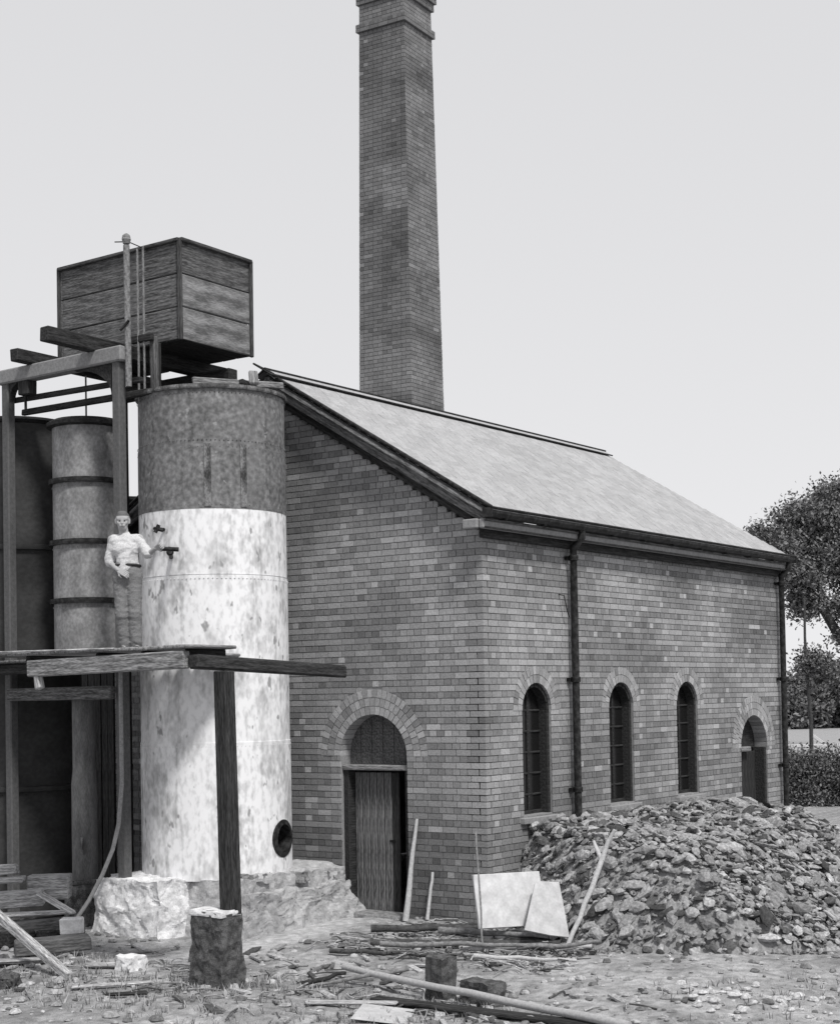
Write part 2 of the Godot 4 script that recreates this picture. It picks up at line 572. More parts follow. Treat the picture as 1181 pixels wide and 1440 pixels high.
func downpipe(house: Node3D, x: float, y_low: float) -> void:
	var z := 0.115
	var p := rod("downpipe", house, [Vector3(x, 5.30, 0.26), Vector3(x, 5.2, 0.26), Vector3(x, 5.05, z), Vector3(x, 4.0, z), Vector3(x, 2.4, z), Vector3(x, y_low, z)], 0.052, M.iron, 12)
	for y in [4.92, 3.2, 1.65]:
		if y < y_low: continue
		var mb := MB.new()
		mb.lathe([Vector2(0.052, -0.04), Vector2(0.068, -0.035), Vector2(0.068, 0.035), Vector2(0.052, 0.04)], 12, Color.WHITE)
		mb.box(Transform3D(Basis.IDENTITY, Vector3(0, 0, -0.08)), Vector3(0.16, 0.05, 0.05), Color.WHITE)
		built("pipe_bracket", mb, M.iron, p, Transform3D(Basis.IDENTITY, Vector3(x, y, z)))

func build_house() -> void:
	var house := thing("boiler_house", "long brick boiler house with slate roof, arched windows and arched gable door", "building")
	var X := Vector3.RIGHT
	var Z := Vector3.BACK
	var back1 := MB.new()
	var back2 := MB.new()
	var rest1 := MB.new()
	var rest2 := MB.new()
	brick_face(Vector3.ZERO, X, Z, 5.17, side_runs, rest1, back1, true, true)
	# the long wall's courses end flush with the gable; the gable runs towards -z with its normal along -x
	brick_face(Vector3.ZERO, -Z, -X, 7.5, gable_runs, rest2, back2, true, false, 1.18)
	var wall1 := built("wall", back1, M.mortar, house)
	var wall2 := built("wall", back2, M.mortar, house)
	brick_list.sort_custom(func(p, q): return p[0] < q[0])
	var shape := {}
	for h in 2:
		var mb := MB.new()
		mb.box(Transform3D.IDENTITY, Vector3(BL if h == 0 else BL * 0.5 - JT * 0.5, BH, 0.03), Color.WHITE, false)
		shape[h] = mb.mesh()
	for i in brick_list.size():
		var e = brick_list[i]
		if i < 292:
			var best := 0
			var lums := [0.23, 0.28, 0.33, 0.365, 0.40, 0.435, 0.48, 0.56, 0.17]
			for k in 9:
				if absf(lums[k] - e[3]) < absf(lums[best] - e[3]): best = k
			part("brick", shape[e[2]], M.bricktone[best], wall1 if e[4] == rest1 else wall2, e[1])
		else:
			var mb: MB = e[4]
			var l: float = e[3]
			mb.box(e[1], Vector3(BL if e[2] == 0 else BL * 0.5 - JT * 0.5, BH, 0.03), Color(l, l, l), false)
	built("brickwork", rest1, M.brick, wall1).set_meta("kind", "stuff")
	built("brickwork", rest2, M.brick, wall2).set_meta("kind", "stuff")
	for q in SIDE_OPEN: arch(wall1, Vector3.ZERO, X, Z, q)
	for q in GABLE_OPEN: arch(wall2, Vector3.ZERO, -Z, -X, q)
	# far gable and back wall
	var bw := MB.new()
	bw.box(Transform3D(Basis.IDENTITY, Vector3(5.0, 2.6, -6.75)), Vector3(9.36, 5.2, 0.3), Color(0.35, 0.35, 0.35))
	built("wall", bw, M.brick, house)
	var fw := MB.new()
	for i in 14:
		var za := -6.88 + i * 6.86 / 14.0
		var zb := za + 6.86 / 14.0
		var ha := 5.2 + 2.1 * (1.0 - absf(za + 3.447) / 3.447)
		var hb := 5.2 + 2.1 * (1.0 - absf(zb + 3.447) / 3.447)
		var x0 := 9.70
		var x1 := 9.985
		fw.quad(Vector3(x1, 0, zb), Vector3(x1, 0, za), Vector3(x1, ha, za), Vector3(x1, hb, zb), Color(0.24, 0.24, 0.24))
		fw.quad(Vector3(x0, 0, za), Vector3(x0, 0, zb), Vector3(x0, hb, zb), Vector3(x0, ha, za), Color(0.24, 0.24, 0.24))
		fw.quad(Vector3(x0, ha, za), Vector3(x0, hb, zb), Vector3(x1, hb, zb), Vector3(x1, ha, za), Color(0.24, 0.24, 0.24))
	built("wall", fw, M.brick, house)
	# roof
	var deck := MB.new()
	for sd in [1, -1]:
		var f := func(x: float, s: float, up: float) -> Vector3:
			var p := roof_pt(x, s, up)
			return p if sd > 0 else Vector3(p.x, p.y, -6.894 - p.z)
		var ct := Transform3D(Basis.IDENTITY, f.call(5.0, 2.2, -0.05))
		var a := [f.call(-0.22, 0.05, -0.03), f.call(9.48, 0.05, -0.03), f.call(9.60, RUN, -0.03), f.call(-0.22, RUN, -0.03)]
		var b := [f.call(-0.22, 0.05, -0.07), f.call(9.48, 0.05, -0.07), f.call(9.60, RUN, -0.07), f.call(-0.22, RUN, -0.07)]
		deck.orient(a[0], a[1], a[2], a[3], ct, Color.WHITE)
		deck.orient(b[0], b[1], b[2], b[3], ct, Color.WHITE)
		for k in 4:
			deck.orient(a[k], a[(k + 1) % 4], b[(k + 1) % 4], b[k], ct, Color.WHITE)
	var roof := built("roof", deck, M.oldwood, house)
	var tones := []
	for k in 5: tones.append(shade_of(M.slate, [0.42, 0.455, 0.49, 0.525, 0.56][k]))
	# slates: half-bonded courses from the eaves to the ridge
	var slates := []
	var row := 0
	while row * 0.19 < RUN - 0.05:
		var s0 := row * 0.19 - 0.04
		var x_end := 9.5 + 0.14 * s0 / RUN
		var x := -0.262 - (0.0 if row % 2 == 0 else 0.102)
		while x < x_end - 0.03:
			var xa := maxf(x, -0.262)
			var xb := minf(x + 0.2, x_end)
			if xb - xa > 0.03:
				var c := roof_pt((xa + xb) * 0.5, s0 + 0.105, 0.006 + rng.randf_range(0.0, 0.003))
				var t := Transform3D(Basis(Vector3.RIGHT, ROOFN, -SLOPE).rotated(Vector3.RIGHT, 0.08 + rng.randf_range(-0.01, 0.01)).rotated(ROOFN, rng.randf_range(-0.012, 0.012)), c)
				var tone := rng.randf_range(0.44, 0.54) * (1.0 + 0.1 * gnoise.get_noise_2d(c.x * 0.9, s0 * 1.2 + 400.0))
				slates.append([(c - EYE).dot(FWD), t, xb - xa, tone])
			x += 0.204
		row += 1
	slates.sort_custom(func(p, q): return p[0] < q[0])
	var smesh := MB.new()
	smesh.box(Transform3D.IDENTITY, Vector3(0.2, 0.015, 0.225), Color.WHITE)
	var sm := smesh.mesh()
	var stones := MB.new()
	var made := 0
	for e in slates:
		if made < 292 and absf(e[2] - 0.2) < 0.001:
			part("slate", sm, tones[clampi(int((e[3] - 0.40) / 0.037), 0, 4)], roof, e[1])
			made += 1
		else:
			stones.box(e[1], Vector3(e[2], 0.015, 0.225), Color(e[3], e[3], e[3]))
	built("slates", stones, M.slate, roof).set_meta("kind", "stuff")
	var bs := MB.new()
	bs.quad(Vector3(9.9, 5.40, -7.19), Vector3(-0.265, 5.40, -7.19), Vector3(-0.265, 7.645, -3.447), Vector3(9.65, 7.645, -3.447), Color.WHITE)
	built("rear_slope", bs, shade_of(M.slate, 0.38), roof)
	# ridge capping: bright wings; top roll and edge beads dark, as painted shade lines
	var rx := 9.66
	var cap := MB.new()
	for sd in [1, -1]:
		var zc := -3.447
		var p0 := Vector3(-0.29, 7.70, zc)
		var p1 := Vector3(rx, 7.70, zc)
		var dn := Vector3(0, -0.098, 0.158 * sd)
		var ct := Transform3D(Basis.IDENTITY, Vector3(4.5, 7.4, zc))
		cap.orient(p0, p1, p1 + dn, p0 + dn, ct, Color.WHITE)
	var rc := built("ridge_cap", cap, M.zinc, roof)
	rod("ridge_roll", rc, [Vector3(-0.30, 7.705, -3.447), Vector3(rx, 7.705, -3.447)], 0.021, M.iron, 10)
	for sd in [1, -1]:
		rod("ridge_bead", rc, [Vector3(-0.30, 7.60, -3.447 + 0.165 * sd), Vector3(rx - 0.02, 7.60, -3.447 + 0.165 * sd)], 0.013, M.iron, 8)
		rod("ridge_end", rc, [Vector3(-0.295, 7.70, -3.447), Vector3(-0.295, 7.60, -3.447 + 0.17 * sd)], 0.018, M.iron, 8)
	# loose folded flashing at the near end of the ridge
	rod("ridge_end", rc, [Vector3(-0.30, 7.70, -3.447), Vector3(-0.56, 7.73, -3.42), Vector3(-0.42, 7.58, -3.23), Vector3(-0.29, 7.56, -3.2)], 0.014, M.iron, 8)
	# verge: barge boards under the roof edge of the near gable, a dark roll on the edge and a board darkened as underside shade
	for sd in [1, -1]:
		var f := func(xx: float, s: float, up: float) -> Vector3:
			var p := roof_pt(xx, s, up)
			return p if sd > 0 else Vector3(p.x, p.y, -6.894 - p.z)
		var upv := ROOFN if sd > 0 else Vector3(0, ROOFN.y, -ROOFN.z)
		var put := func(called: String, par: Node, xx: float, up: float, h: float, w: float, mat: Material, s0: float, s1: float) -> MeshInstance3D:
			var mb := MB.new()
			var a: Vector3 = f.call(xx, s0, up)
			var b: Vector3 = f.call(xx, s1, up)
			mb.chamfer_box(Transform3D.IDENTITY, Vector3((b - a).length(), h, w), 0.01, Color.WHITE, 0.002, rng)
			return built(called, mb, mat, par, along(a, b, upv))
		var bb: MeshInstance3D = put.call("barge_board", house, -0.205, -0.135, 0.17, 0.045, M.oldwood, 0.02, RUN - 0.02)
		put.call("moulding", bb, -0.24, -0.075, 0.05, 0.05, M.greywood, 0.02, RUN)
		put.call("moulding", bb, -0.05, -0.27, 0.13, 0.085, M.tarwood, 0.30, RUN)  # dark board on the brickwork, painted as the shaded underside of the verge
		rod("verge_roll", bb, [f.call(-0.262, -0.02, 0.022), f.call(-0.262, RUN - 0.2, 0.022)], 0.026, M.iron, 8)
	# eaves: gutter, painted fascia and shade-dark board, returned round the near corner
	var gu := MB.new()
	for k in 40:
		var xa := -0.28 + k * 10.04 / 40.0
		var xb := xa + 10.04 / 40.0
		var prof := [Vector2(0.205, 5.40), Vector2(0.205, 5.31), Vector2(0.25, 5.285), Vector2(0.31, 5.295), Vector2(0.335, 5.34), Vector2(0.345, 5.40), Vector2(0.33, 5.40), Vector2(0.32, 5.345), Vector2(0.30, 5.31), Vector2(0.25, 5.30), Vector2(0.22, 5.315), Vector2(0.22, 5.40)]
		for i in prof.size():
			var p: Vector2 = prof[i]
			var q: Vector2 = prof[(i + 1) % prof.size()]
			gu.quad(Vector3(xa, p.y, p.x), Vector3(xb, p.y, p.x), Vector3(xb, q.y, q.x), Vector3(xa, q.y, q.x), Color.WHITE)
	gu.box(Transform3D(Basis.IDENTITY, Vector3(-0.282, 5.345, 0.275)), Vector3(0.012, 0.12, 0.15), Color.WHITE)
	gu.box(Transform3D(Basis.IDENTITY, Vector3(9.765, 5.345, 0.275)), Vector3(0.012, 0.12, 0.15), Color.WHITE)
	var gut := built("gutter", gu, M.iron, house)
	rod("gutter_bead", gut, [Vector3(-0.29, 5.405, 0.345), Vector3(9.77, 5.405, 0.345)], 0.016, M.iron, 8)
	for k in 10:
		timber("gutter_bracket", gut, Vector3(0.1 + k * 0.97, 5.29, 0.19), Vector3(0.1 + k * 0.97, 5.275, 0.33), 0.015, 0.035, M.iron, 0.0, 0.002, 0.0)
	var fa := timber("fascia", house, Vector3(-0.27, 5.215, 0.17), Vector3(9.82, 5.215, 0.17), 0.125, 0.08, M.paint, 0.0, 0.015, 0.0)
	timber("moulding", fa, Vector3(-0.27, 5.265, 0.222), Vector3(9.82, 5.265, 0.222), 0.04, 0.025, M.oldwood, 0.0, 0.01, 0.0)
	timber("fascia", house, Vector3(-0.272, 5.215, 0.128), Vector3(-0.272, 5.215, -0.10), 0.125, 0.08, M.paint, 0.0, 0.015, 0.0)
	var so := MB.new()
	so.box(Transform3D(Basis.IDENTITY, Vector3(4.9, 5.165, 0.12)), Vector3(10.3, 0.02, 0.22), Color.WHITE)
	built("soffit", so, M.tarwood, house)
	timber("bearer", house, Vector3(-0.08, 5.105, 0.045), Vector3(10.0, 5.105, 0.045), 0.10, 0.08, M.tarwood, 0.0, 0.006, 0.0)  # board coloured dark to stand for the shade under the overhang
	downpipe(house, 2.17, 1.12)
	downpipe(house, 9.62, 0.6)
	# small iron hook with a bent wire beside the first downpipe
	rod("wire_hook", house, [Vector3(1.93, 4.4, 0.0), Vector3(1.93, 4.38, 0.09), Vector3(1.99, 4.18, 0.1), Vector3(2.08, 4.08, 0.08)], 0.009, M.iron, 6)
	for i in 3: house_window(house, SIDE_OPEN[i])
	# low arched side door: boarded below, dark above the pale transom
	var q: Array = SIDE_OPEN[3]
	var dr := MB.new()
	for sx in [-1, 1]:
		dr.chamfer_box(Transform3D(Basis.IDENTITY, Vector3(q[0] + sx * (q[1] - 0.04), 1.0, -0.135)), Vector3(0.08, 2.0, 0.23), 0.008, Color.WHITE)
	var d1 := built("door", dr, M.darkwood, house)
	for i in 7:
		var w: float = (q[1] * 2 - 0.16) / 7.0
		timber("plank", d1, Vector3(q[0] - q[1] + 0.08 + w * (i + 0.5), 0.02, -0.21 + rng.randf_range(-0.003, 0.003)), Vector3(q[0] - q[1] + 0.08 + w * (i + 0.5), 1.93, -0.21), w - 0.008, 0.03, M.darkwood)
	timber("transom", d1, Vector3(q[0] - q[1] + 0.005, 1.98, -0.17), Vector3(q[0] + 0.08, 1.98, -0.17), 0.08, 0.16, M.greywood)
	var fl := MB.new()
	fanlight(fl, Vector3(q[0], 1.99, -0.25), Vector3.RIGHT, q[1])
	built("fanlight", fl, M.darkwood, d1)
	# gable door
	var g: Array = GABLE_OPEN[0]
	var zc: float = -g[0]
	var gf := MB.new()
	for sz in [-1, 1]:
		gf.chamfer_box(Transform3D(Basis.IDENTITY, Vector3(0.16, 1.0, zc + sz * (g[1] - 0.045))), Vector3(0.2, 1.99, 0.09), 0.008, Color.WHITE)
	var gd := built("door", gf, M.darkwood, house)
	var pw := 0.128
	for i in 6:
		var zz: float = zc - g[1] + 0.095 + pw * (i + 0.5)
		timber("plank", gd, Vector3(0.21 + rng.randf_range(-0.004, 0.004), 0.05, zz), Vector3(0.21, 1.96, zz), pw - 0.009, 0.035, shade_of(M.oldwood, 0.26) if i < 5 else M.darkwood, PI / 2)
	# second leaf stands open into the dark boiler room
	for i in 2:
		timber("plank", gd, Vector3(0.3 + 0.13 * i, 0.05, zc + g[1] - 0.11), Vector3(0.3 + 0.13 * i, 1.96, zc + g[1] - 0.11), 0.12, 0.035, M.darkwood)
	timber("transom", gd, Vector3(0.13, 2.03, zc - g[1] + 0.004), Vector3(0.13, 2.03, zc + g[1] - 0.004), 0.075, 0.2, M.greywood)
	var gl := MB.new()
	fanlight(gl, Vector3(0.24, 2.06, zc), -Z, g[1])
	built("fanlight", gl, M.oldwood, gd)
	for y in [1.02]:
		timber("latch", gd, Vector3(0.186, y, zc + 0.12), Vector3(0.186, y, zc + 0.22), 0.03, 0.008, M.iron, 0.0, 0.002, 0.0)
	timber("doorstep", house, Vector3(-0.05, 0.03, zc - 0.56), Vector3(-0.05, 0.03, zc + 0.56), 0.08, 0.4, M.concrete, 0.0, 0.02, 0.01)

func fanlight(mb: MB, o: Vector3, d: Vector3, r: float) -> void:
	# boarded arched head, boards upright
	var n := 6
	for i in n:
		var a := -r + 2 * r * i / n + 0.004
		var b := -r + 2 * r * (i + 1) / n - 0.004
		var ym := maxf(0.05, sqrt(maxf(0.0, r * r - pow((absf(a) + absf(b)) * 0.5, 2)))) + 0.2
		var bs := Basis(d, Vector3.UP, d.cross(Vector3.UP))
		mb.chamfer_box(Transform3D(bs, o + d * (a + b) * 0.5 + Vector3.UP * ym * 0.5), Vector3(b - a, ym, 0.03), 0.005, Color.WHITE)

# ---------------------------------------------------------------- chimney
func build_chimney() -> void:
	var ch := thing("chimney", "tall tapering square brick chimney stack behind the slate roof", "chimney", Vector3(10.0, 0, -8.57), deg_to_rad(4.0))
	var side := func(y: float) -> float: return 1.305 - (y - 9.55) * 0.0223
	var core := MB.new()
	var rest := MB.new()
	var y := 0.0
	var k := 0
	while y < 18.9:
		var s: float = side.call(y)
		var grow := 0.0
		if y > 17.30 and y < 17.46: grow = 0.055
		elif y > 17.92: grow = minf(0.05 + floorf((y - 17.92) / 0.17) * 0.045, 0.2)
		if y > 18.6: grow = 0.05
		var h := s * 0.5 + grow
		core.box(Transform3D(Basis.IDENTITY, Vector3(0, y + COURSE * 0.5, 0)), Vector3(2 * h - 0.012, COURSE + 0.001, 2 * h - 0.012), Color(0.6, 0.6, 0.6))
		if y > 6.0:
			for f in 4:
				var bs := Basis(Vector3.UP, f * PI / 2)
				var d := bs * Vector3.RIGHT
				var nn := bs * Vector3.BACK
				if f == 1 or f == 2: continue
				var step := (BL - JT) * 0.5 if k % 2 == 1 else BL
				var x := -h
				var short := (k + f) % 2 == 1
				while x < h - 0.02:
					var l := minf(step if not short else step * rng.randf_range(0.4, 0.62), h - x)
					short = false
					if h - (x + l + JT) < 0.05: l = h - x
					var c := brick_col(false, 0.60 if grow == 0.0 else 0.5, d * x + Vector3.UP * y + Vector3(30, 0, f * 9.0))
					rest.box(Transform3D(bs.rotated(nn, rng.randf_range(-0.006, 0.006)), d * (x + l * 0.5) + nn * (h - 0.015 + rng.randf_range(0, 0.005)) + Vector3.UP * (y + BH * 0.5)), Vector3(l, BH, 0.04), Color(c, c, c), false)
					x += l + JT
		y += COURSE
		k += 1
	built("shaft", core, M.mortar, ch, xf_of(ch))
	built("brickwork", rest, M.brick, ch, xf_of(ch)).set_meta("kind", "stuff")

# ---------------------------------------------------------------- iron vessels and the gantry
func rivet_ring(called: String, par: Node, c: Vector3, r: float, y: float, cnt: int, mat: Material) -> void:
	var mb := MB.new()
	for i in cnt:
		var a := TAU * i / cnt
		var o := Vector3(cos(a), 0, sin(a))
		var t := Vector3(-sin(a), 0, cos(a))
		var p := c + o * r + Vector3.UP * y
		var s := 0.011
		var tip := p + o * 0.008
		var q := [p + t * s, p + Vector3.UP * s, p - t * s, p - Vector3.UP * s]
		for k in 4:
			mb.tri(q[k], tip, q[(k + 1) % 4], Color.WHITE)
	built(called, mb, mat, par).set_meta("kind", "stuff")

func build_white_tank() -> void:
	var c := Vector3(-1.54, 0, -3.32)
	var t := thing("iron_tank", "tall riveted upright tank, whitewashed below and grey at its top", "tank", c)
	var low := StandardMaterial3D.new()
	low.albedo_texture = tank_paint(101, 250, 52, 40, 0.79, 150)
	low.albedo_color = G(0.86)
	low.roughness = 0.9
	low.uv1_scale = Vector3(1, 1, 1)
	var high := StandardMaterial3D.new()
	high.albedo_texture = tank_paint(202, 124, 18, 20, 0.80, 165)
	high.albedo_color = G(0.80)
	high.roughness = 0.75
	var w := MB.new()
	# lower courses, slightly lapped over each other
	var hdir := Vector3(0.22, 0.0, 0.975).normalized()
	var hc := hdir * 1.0 + Vector3.UP * 1.16
	for r in 36:
		var y0 := 0.68 + r * 1.77 / 36.0
		var y1 := y0 + 1.77 / 36.0
		for k in 128:
			var a0 := TAU * k / 128.0
			var a1 := TAU * (k + 1) / 128.0
			var n0 := Vector3(cos(a0), 0, -sin(a0))
			var n1 := Vector3(cos(a1), 0, -sin(a1))
			var am := (n0 + n1).normalized() + Vector3.UP * (y0 + y1) * 0.5
			# this shell is turned by 0.4 when it is placed
			if (am.rotated(Vector3.UP, 0.4) - hc).length() < 0.215: continue
			w.quad_smooth(n0 + Vector3.UP * y0, n1 + Vector3.UP * y0, n1 + Vector3.UP * y1, n0 + Vector3.UP * y1, n0, n1, n1, n0, Color.WHITE, Vector2(k / 128.0, 1.0 - y0 / 5.6), Vector2((k + 1) / 128.0, 1.0 - y0 / 5.6), Vector2((k + 1) / 128.0, 1.0 - y1 / 5.6), Vector2(k / 128.0, 1.0 - y1 / 5.6))
	w.lathe([Vector2(1.0, 2.45), Vector2(0.992, 2.452), Vector2(0.992, 4.62), Vector2(0.997, 4.622)], 64, Color.WHITE, Vector3.ZERO, 5.6)
	w.lathe([Vector2(0.985, 4.62), Vector2(0.985, 5.49)], 64, Color.WHITE, Vector3.ZERO, 5.6)
	var shell := built("shell", w, low, t, Transform3D(Basis(Vector3.UP, 0.4), c))
	var u := MB.new()
	u.lathe([Vector2(0.988, 5.47), Vector2(0.988, 6.32)], 64, Color.WHITE, Vector3(0, 0, 0), 3.2)
	u.lathe([Vector2(0.979, 6.30), Vector2(0.979, 7.06)], 64, Color.WHITE, Vector3(0, 0, 0), 3.2)
	u.lathe([Vector2(0.94, 7.06), Vector2(0.94, 5.5)], 48, Color.WHITE, Vector3.ZERO, 3.2)
	var top := built("shell", u, high, t, Transform3D(Basis(Vector3.UP, 1.0), c))
	top.set_meta("label", "bare grey upper shell of the tank")
	var rim := MB.new()
	rim.lathe([Vector2(0.96, 7.03), Vector2(1.012, 7.03), Vector2(1.018, 7.05), Vector2(1.012, 7.085), Vector2(0.94, 7.09), Vector2(0.94, 7.03)], 64, Color.WHITE, Vector3.ZERO, 3.2)
	built("rim", rim, M.greyiron, t, Transform3D(Basis.IDENTITY, c))
	for y in [2.40, 4.57]: rivet_ring("rivets", shell, c, 0.998, y, 110, M.lime)
	for y in [5.52, 6.27, 6.36, 6.98]: rivet_ring("rivets", top, c, 0.985, y, 110, M.greyiron)
	# upright butt straps
	for a in [0.62, 1.10, 2.35]:
		var f := Vector3(-0.812, 0, 0.583).rotated(Vector3.UP, a - 0.55)
		var mb := MB.new()
		mb.chamfer_box(Transform3D.IDENTITY, Vector3(0.09, 0.82, 0.012), 0.004, Color.WHITE)
		var b := Basis(Vector3.UP, atan2(f.x, f.z))
		built("butt_strap", mb, M.greyiron, top, Transform3D(b, c + f * 0.99 + Vector3.UP * 5.9))
	# round draw hole low on the right, seen nearly edge on: an iron sleeve let into the shell
	var mh := MB.new()
	var sec := [Vector2(0.185, 0.02), Vector2(0.255, 0.02), Vector2(0.26, -0.06), Vector2(0.255, -0.06)]
	for k in 32:
		var a0 := TAU * k / 32.0
		var a1 := TAU * (k + 1) / 32.0
		var e := func(a: float, r: float, z: float) -> Vector3: return Vector3(cos(a) * r, sin(a) * r, z)
		mh.quad(e.call(a0, 0.185, 0.02), e.call(a0, 0.25, 0.005), e.call(a1, 0.25, 0.005), e.call(a1, 0.185, 0.02), Color.WHITE)
		mh.quad(e.call(a0, 0.25, -0.06), e.call(a1, 0.25, -0.06), e.call(a1, 0.25, 0.005), e.call(a0, 0.25, 0.005), Color.WHITE)
		mh.quad(e.call(a0, 0.185, 0.02), e.call(a1, 0.185, 0.02), e.call(a1, 0.185, -0.3), e.call(a0, 0.185, -0.3), Color.WHITE)
	built("draw_hole", mh, M.iron, t, Transform3D(Basis(Vector3.UP, atan2(hdir.x, hdir.z)), c + hc))
	# gauge cock on the shell, a dark knot of fittings
	var o := Vector3(-0.93, 0, 0.06).normalized()
	var gp := c + o * 0.99 + Vector3.UP * 5.22
	var cock := rod("gauge_cock", t, [gp, gp + o * 0.16], 0.022, M.iron, 8)
	rod("handle", cock, [gp + o * 0.14 + Vector3(0.02, 0.05, 0.02), gp + o * 0.14 + Vector3(-0.01, -0.05, -0.02)], 0.026, M.iron, 8)
	rod("handle", cock, [gp + o * 0.12 + Vector3(-0.02, 0.01, -0.05), gp + o * 0.12 + Vector3(0.02, -0.03, 0.07)], 0.02, M.iron, 8)
	# stop valve on a stub pipe, its bar handle held by the man
	var v0 := c + Vector3(-0.93, 4.86, 0.13)
	var v1 := Vector3(-3.28, 4.86, -2.42)
	var valve := rod("valve", t, [v0, v0.lerp(v1, 0.5), v1], 0.03, M.iron, 10)
	var vb := MB.new()
	vb.lathe([Vector2(0.03, -0.07), Vector2(0.045, -0.05), Vector2(0.048, 0.0), Vector2(0.045, 0.05), Vector2(0.03, 0.07), Vector2(0.02, 0.08)], 12, Color.WHITE)
	built("valve_body", vb, M.iron, valve, along(v0, v1).rotated_local(Vector3.BACK, -PI / 2).translated(-(v0 - v1) * 0.1))
	rod("handle", valve, [v1 + Vector3(-0.075, 0.005, -0.10), v1 + Vector3(0.065, -0.01, 0.095)], 0.028, M.iron, 10)

func flanged(t: Node3D, c: Vector3, r: float, y0: float, y1: float, rings: Array, mat: Material, rmat: Material) -> void:
	var ys := [y0]
	ys.append_array(rings)
	ys.append(y1)
	for i in ys.size() - 1:
		var mb := MB.new()
		mb.lathe([Vector2(r, ys[i]), Vector2(r, ys[i + 1])], 48, Color.WHITE)
		built("shell", mb, mat, t, Transform3D(Basis(Vector3.UP, i * 1.1), c))
	for y in rings:
		var mb := MB.new()
		mb.lathe([Vector2(r, y - 0.035), Vector2(r + 0.05, y - 0.035), Vector2(r + 0.055, y - 0.005), Vector2(r + 0.055, y + 0.03), Vector2(r, y + 0.04)], 48, Color.WHITE)
		built("flange", mb, rmat, t, Transform3D(Basis.IDENTITY, c))
		rivet_ring("rivets", t, c, r + 0.004, y - 0.08, 48, mat)

func build_vessels() -> void:
	var c := Vector3(-2.20, 0, -5.04)
	var t := thing("grey_cylinder", "grey riveted iron cylinder with three dark flanges between the gantry posts", "boiler vessel", c)
	flanged(t, c, 0.475, 3.60, 6.80, [4.38, 5.18, 6.02], M.wrapiron, M.iron)
	var lid := MB.new()
	lid.lathe([Vector2(0.475, 6.76), Vector2(0.55, 6.78), Vector2(0.555, 6.83), Vector2(0.46, 6.88), Vector2(0.2, 6.91), Vector2(0.0, 6.92)], 48, Color.WHITE)
	built("lid", lid, M.iron, t, Transform3D(Basis.IDENTITY, c))
	rod("vent_rod", t, [c + Vector3(-0.06, 6.9, 0.05), c + Vector3(-0.06, 7.5, 0.05)], 0.013, M.iron, 6)
	var foot := MB.new()
	foot.lathe([Vector2(0.5, 3.58), Vector2(0.53, 3.58), Vector2(0.53, 3.64), Vector2(0.475, 3.66)], 48, Color.WHITE)
	built("foot_ring", foot, M.iron, t, Transform3D(Basis.IDENTITY, c))
	# big tarred tank behind it
	var k := Vector3(-1.98, 0, -6.72)
	var b := thing("tarred_tank", "big black tarred iron tank behind the grey cylinder", "tank", k)
	flanged(b, k, 0.84, 0.0, 6.95, [1.8, 3.5, 5.2], M.wraptar, M.wraptar)
	var cap := MB.new()
	cap.lathe([Vector2(0.84, 6.95), Vector2(0.87, 6.96), Vector2(0.87, 7.0), Vector2(0.74, 7.06), Vector2(0.4, 7.12), Vector2(0.0, 7.14)], 48, Color.WHITE)
	built("lid", cap, M.tar, b, Transform3D(Basis.IDENTITY, k))
	# tarred shed behind, beyond the gable
	var s := thing("tarred_shed", "black tarred board shed standing behind the tanks past the gable", "shed", Vector3(0.2, 0, -7.0))
	for i in 42:
		var z := -7.05 - i * 0.15
		timber("board", s, Vector3(0.2 + rng.randf_range(-0.01, 0.01), -0.05, z), Vector3(0.2, 6.1, z), 0.025, 0.143, M.tarwood)
	timber("roof", s, Vector3(0.05, 6.2, -10.2), Vector3(5.0, 6.6, -10.2), 0.06, 6.6, M.tarwood)
	for z in [-7.0, -13.4]:
		timber("wall", s, Vector3(0.25, 3.0, z), Vector3(5.0, 3.0, z), 6.1, 0.08, M.tarwood)
	timber("wall", s, Vector3(5.0, 3.1, -7.0), Vector3(5.0, 3.1, -13.4), 6.4, 0.08, M.tarwood)
	# iron flue under the deck, with a square soot door, on a brick foot
	var f := Vector3(-2.62, 0, -4.72)
	var e := thing("iron_flue", "dim rusty iron flue with square soot door under the deck", "flue", f)
	var fm := MB.new()
	fm.lathe([Vector2(0.17, 0.5), Vector2(0.17, 1.9), Vector2(0.15, 2.1), Vector2(0.15, 3.2)], 24, Color.WHITE)
	built("pipe", fm, M.wraprust, e, Transform3D(Basis.IDENTITY, f))
	var fb := MB.new()
	fb.chamfer_box(Transform3D(Basis.IDENTITY, Vector3(0, 0.28, 0)), Vector3(0.42, 0.6, 0.42), 0.03, Color.WHITE, 0.01, rng)
	fb.lathe([Vector2(0.17, 0.58), Vector2(0.22, 0.58), Vector2(0.22, 0.63), Vector2(0.17, 0.64)], 20, Color.WHITE)
	built("foot", fb, M.rustiron, e, Transform3D(Basis.IDENTITY, f))
	var dm := MB.new()
	dm.chamfer_box(Transform3D.IDENTITY, Vector3(0.02, 0.22, 0.2), 0.006, Color.WHITE)
	built("soot_door", dm, M.rustiron, e, Transform3D(Basis(Vector3.UP, -0.6), f + Vector3(-0.15, 1.1, 0.10)))

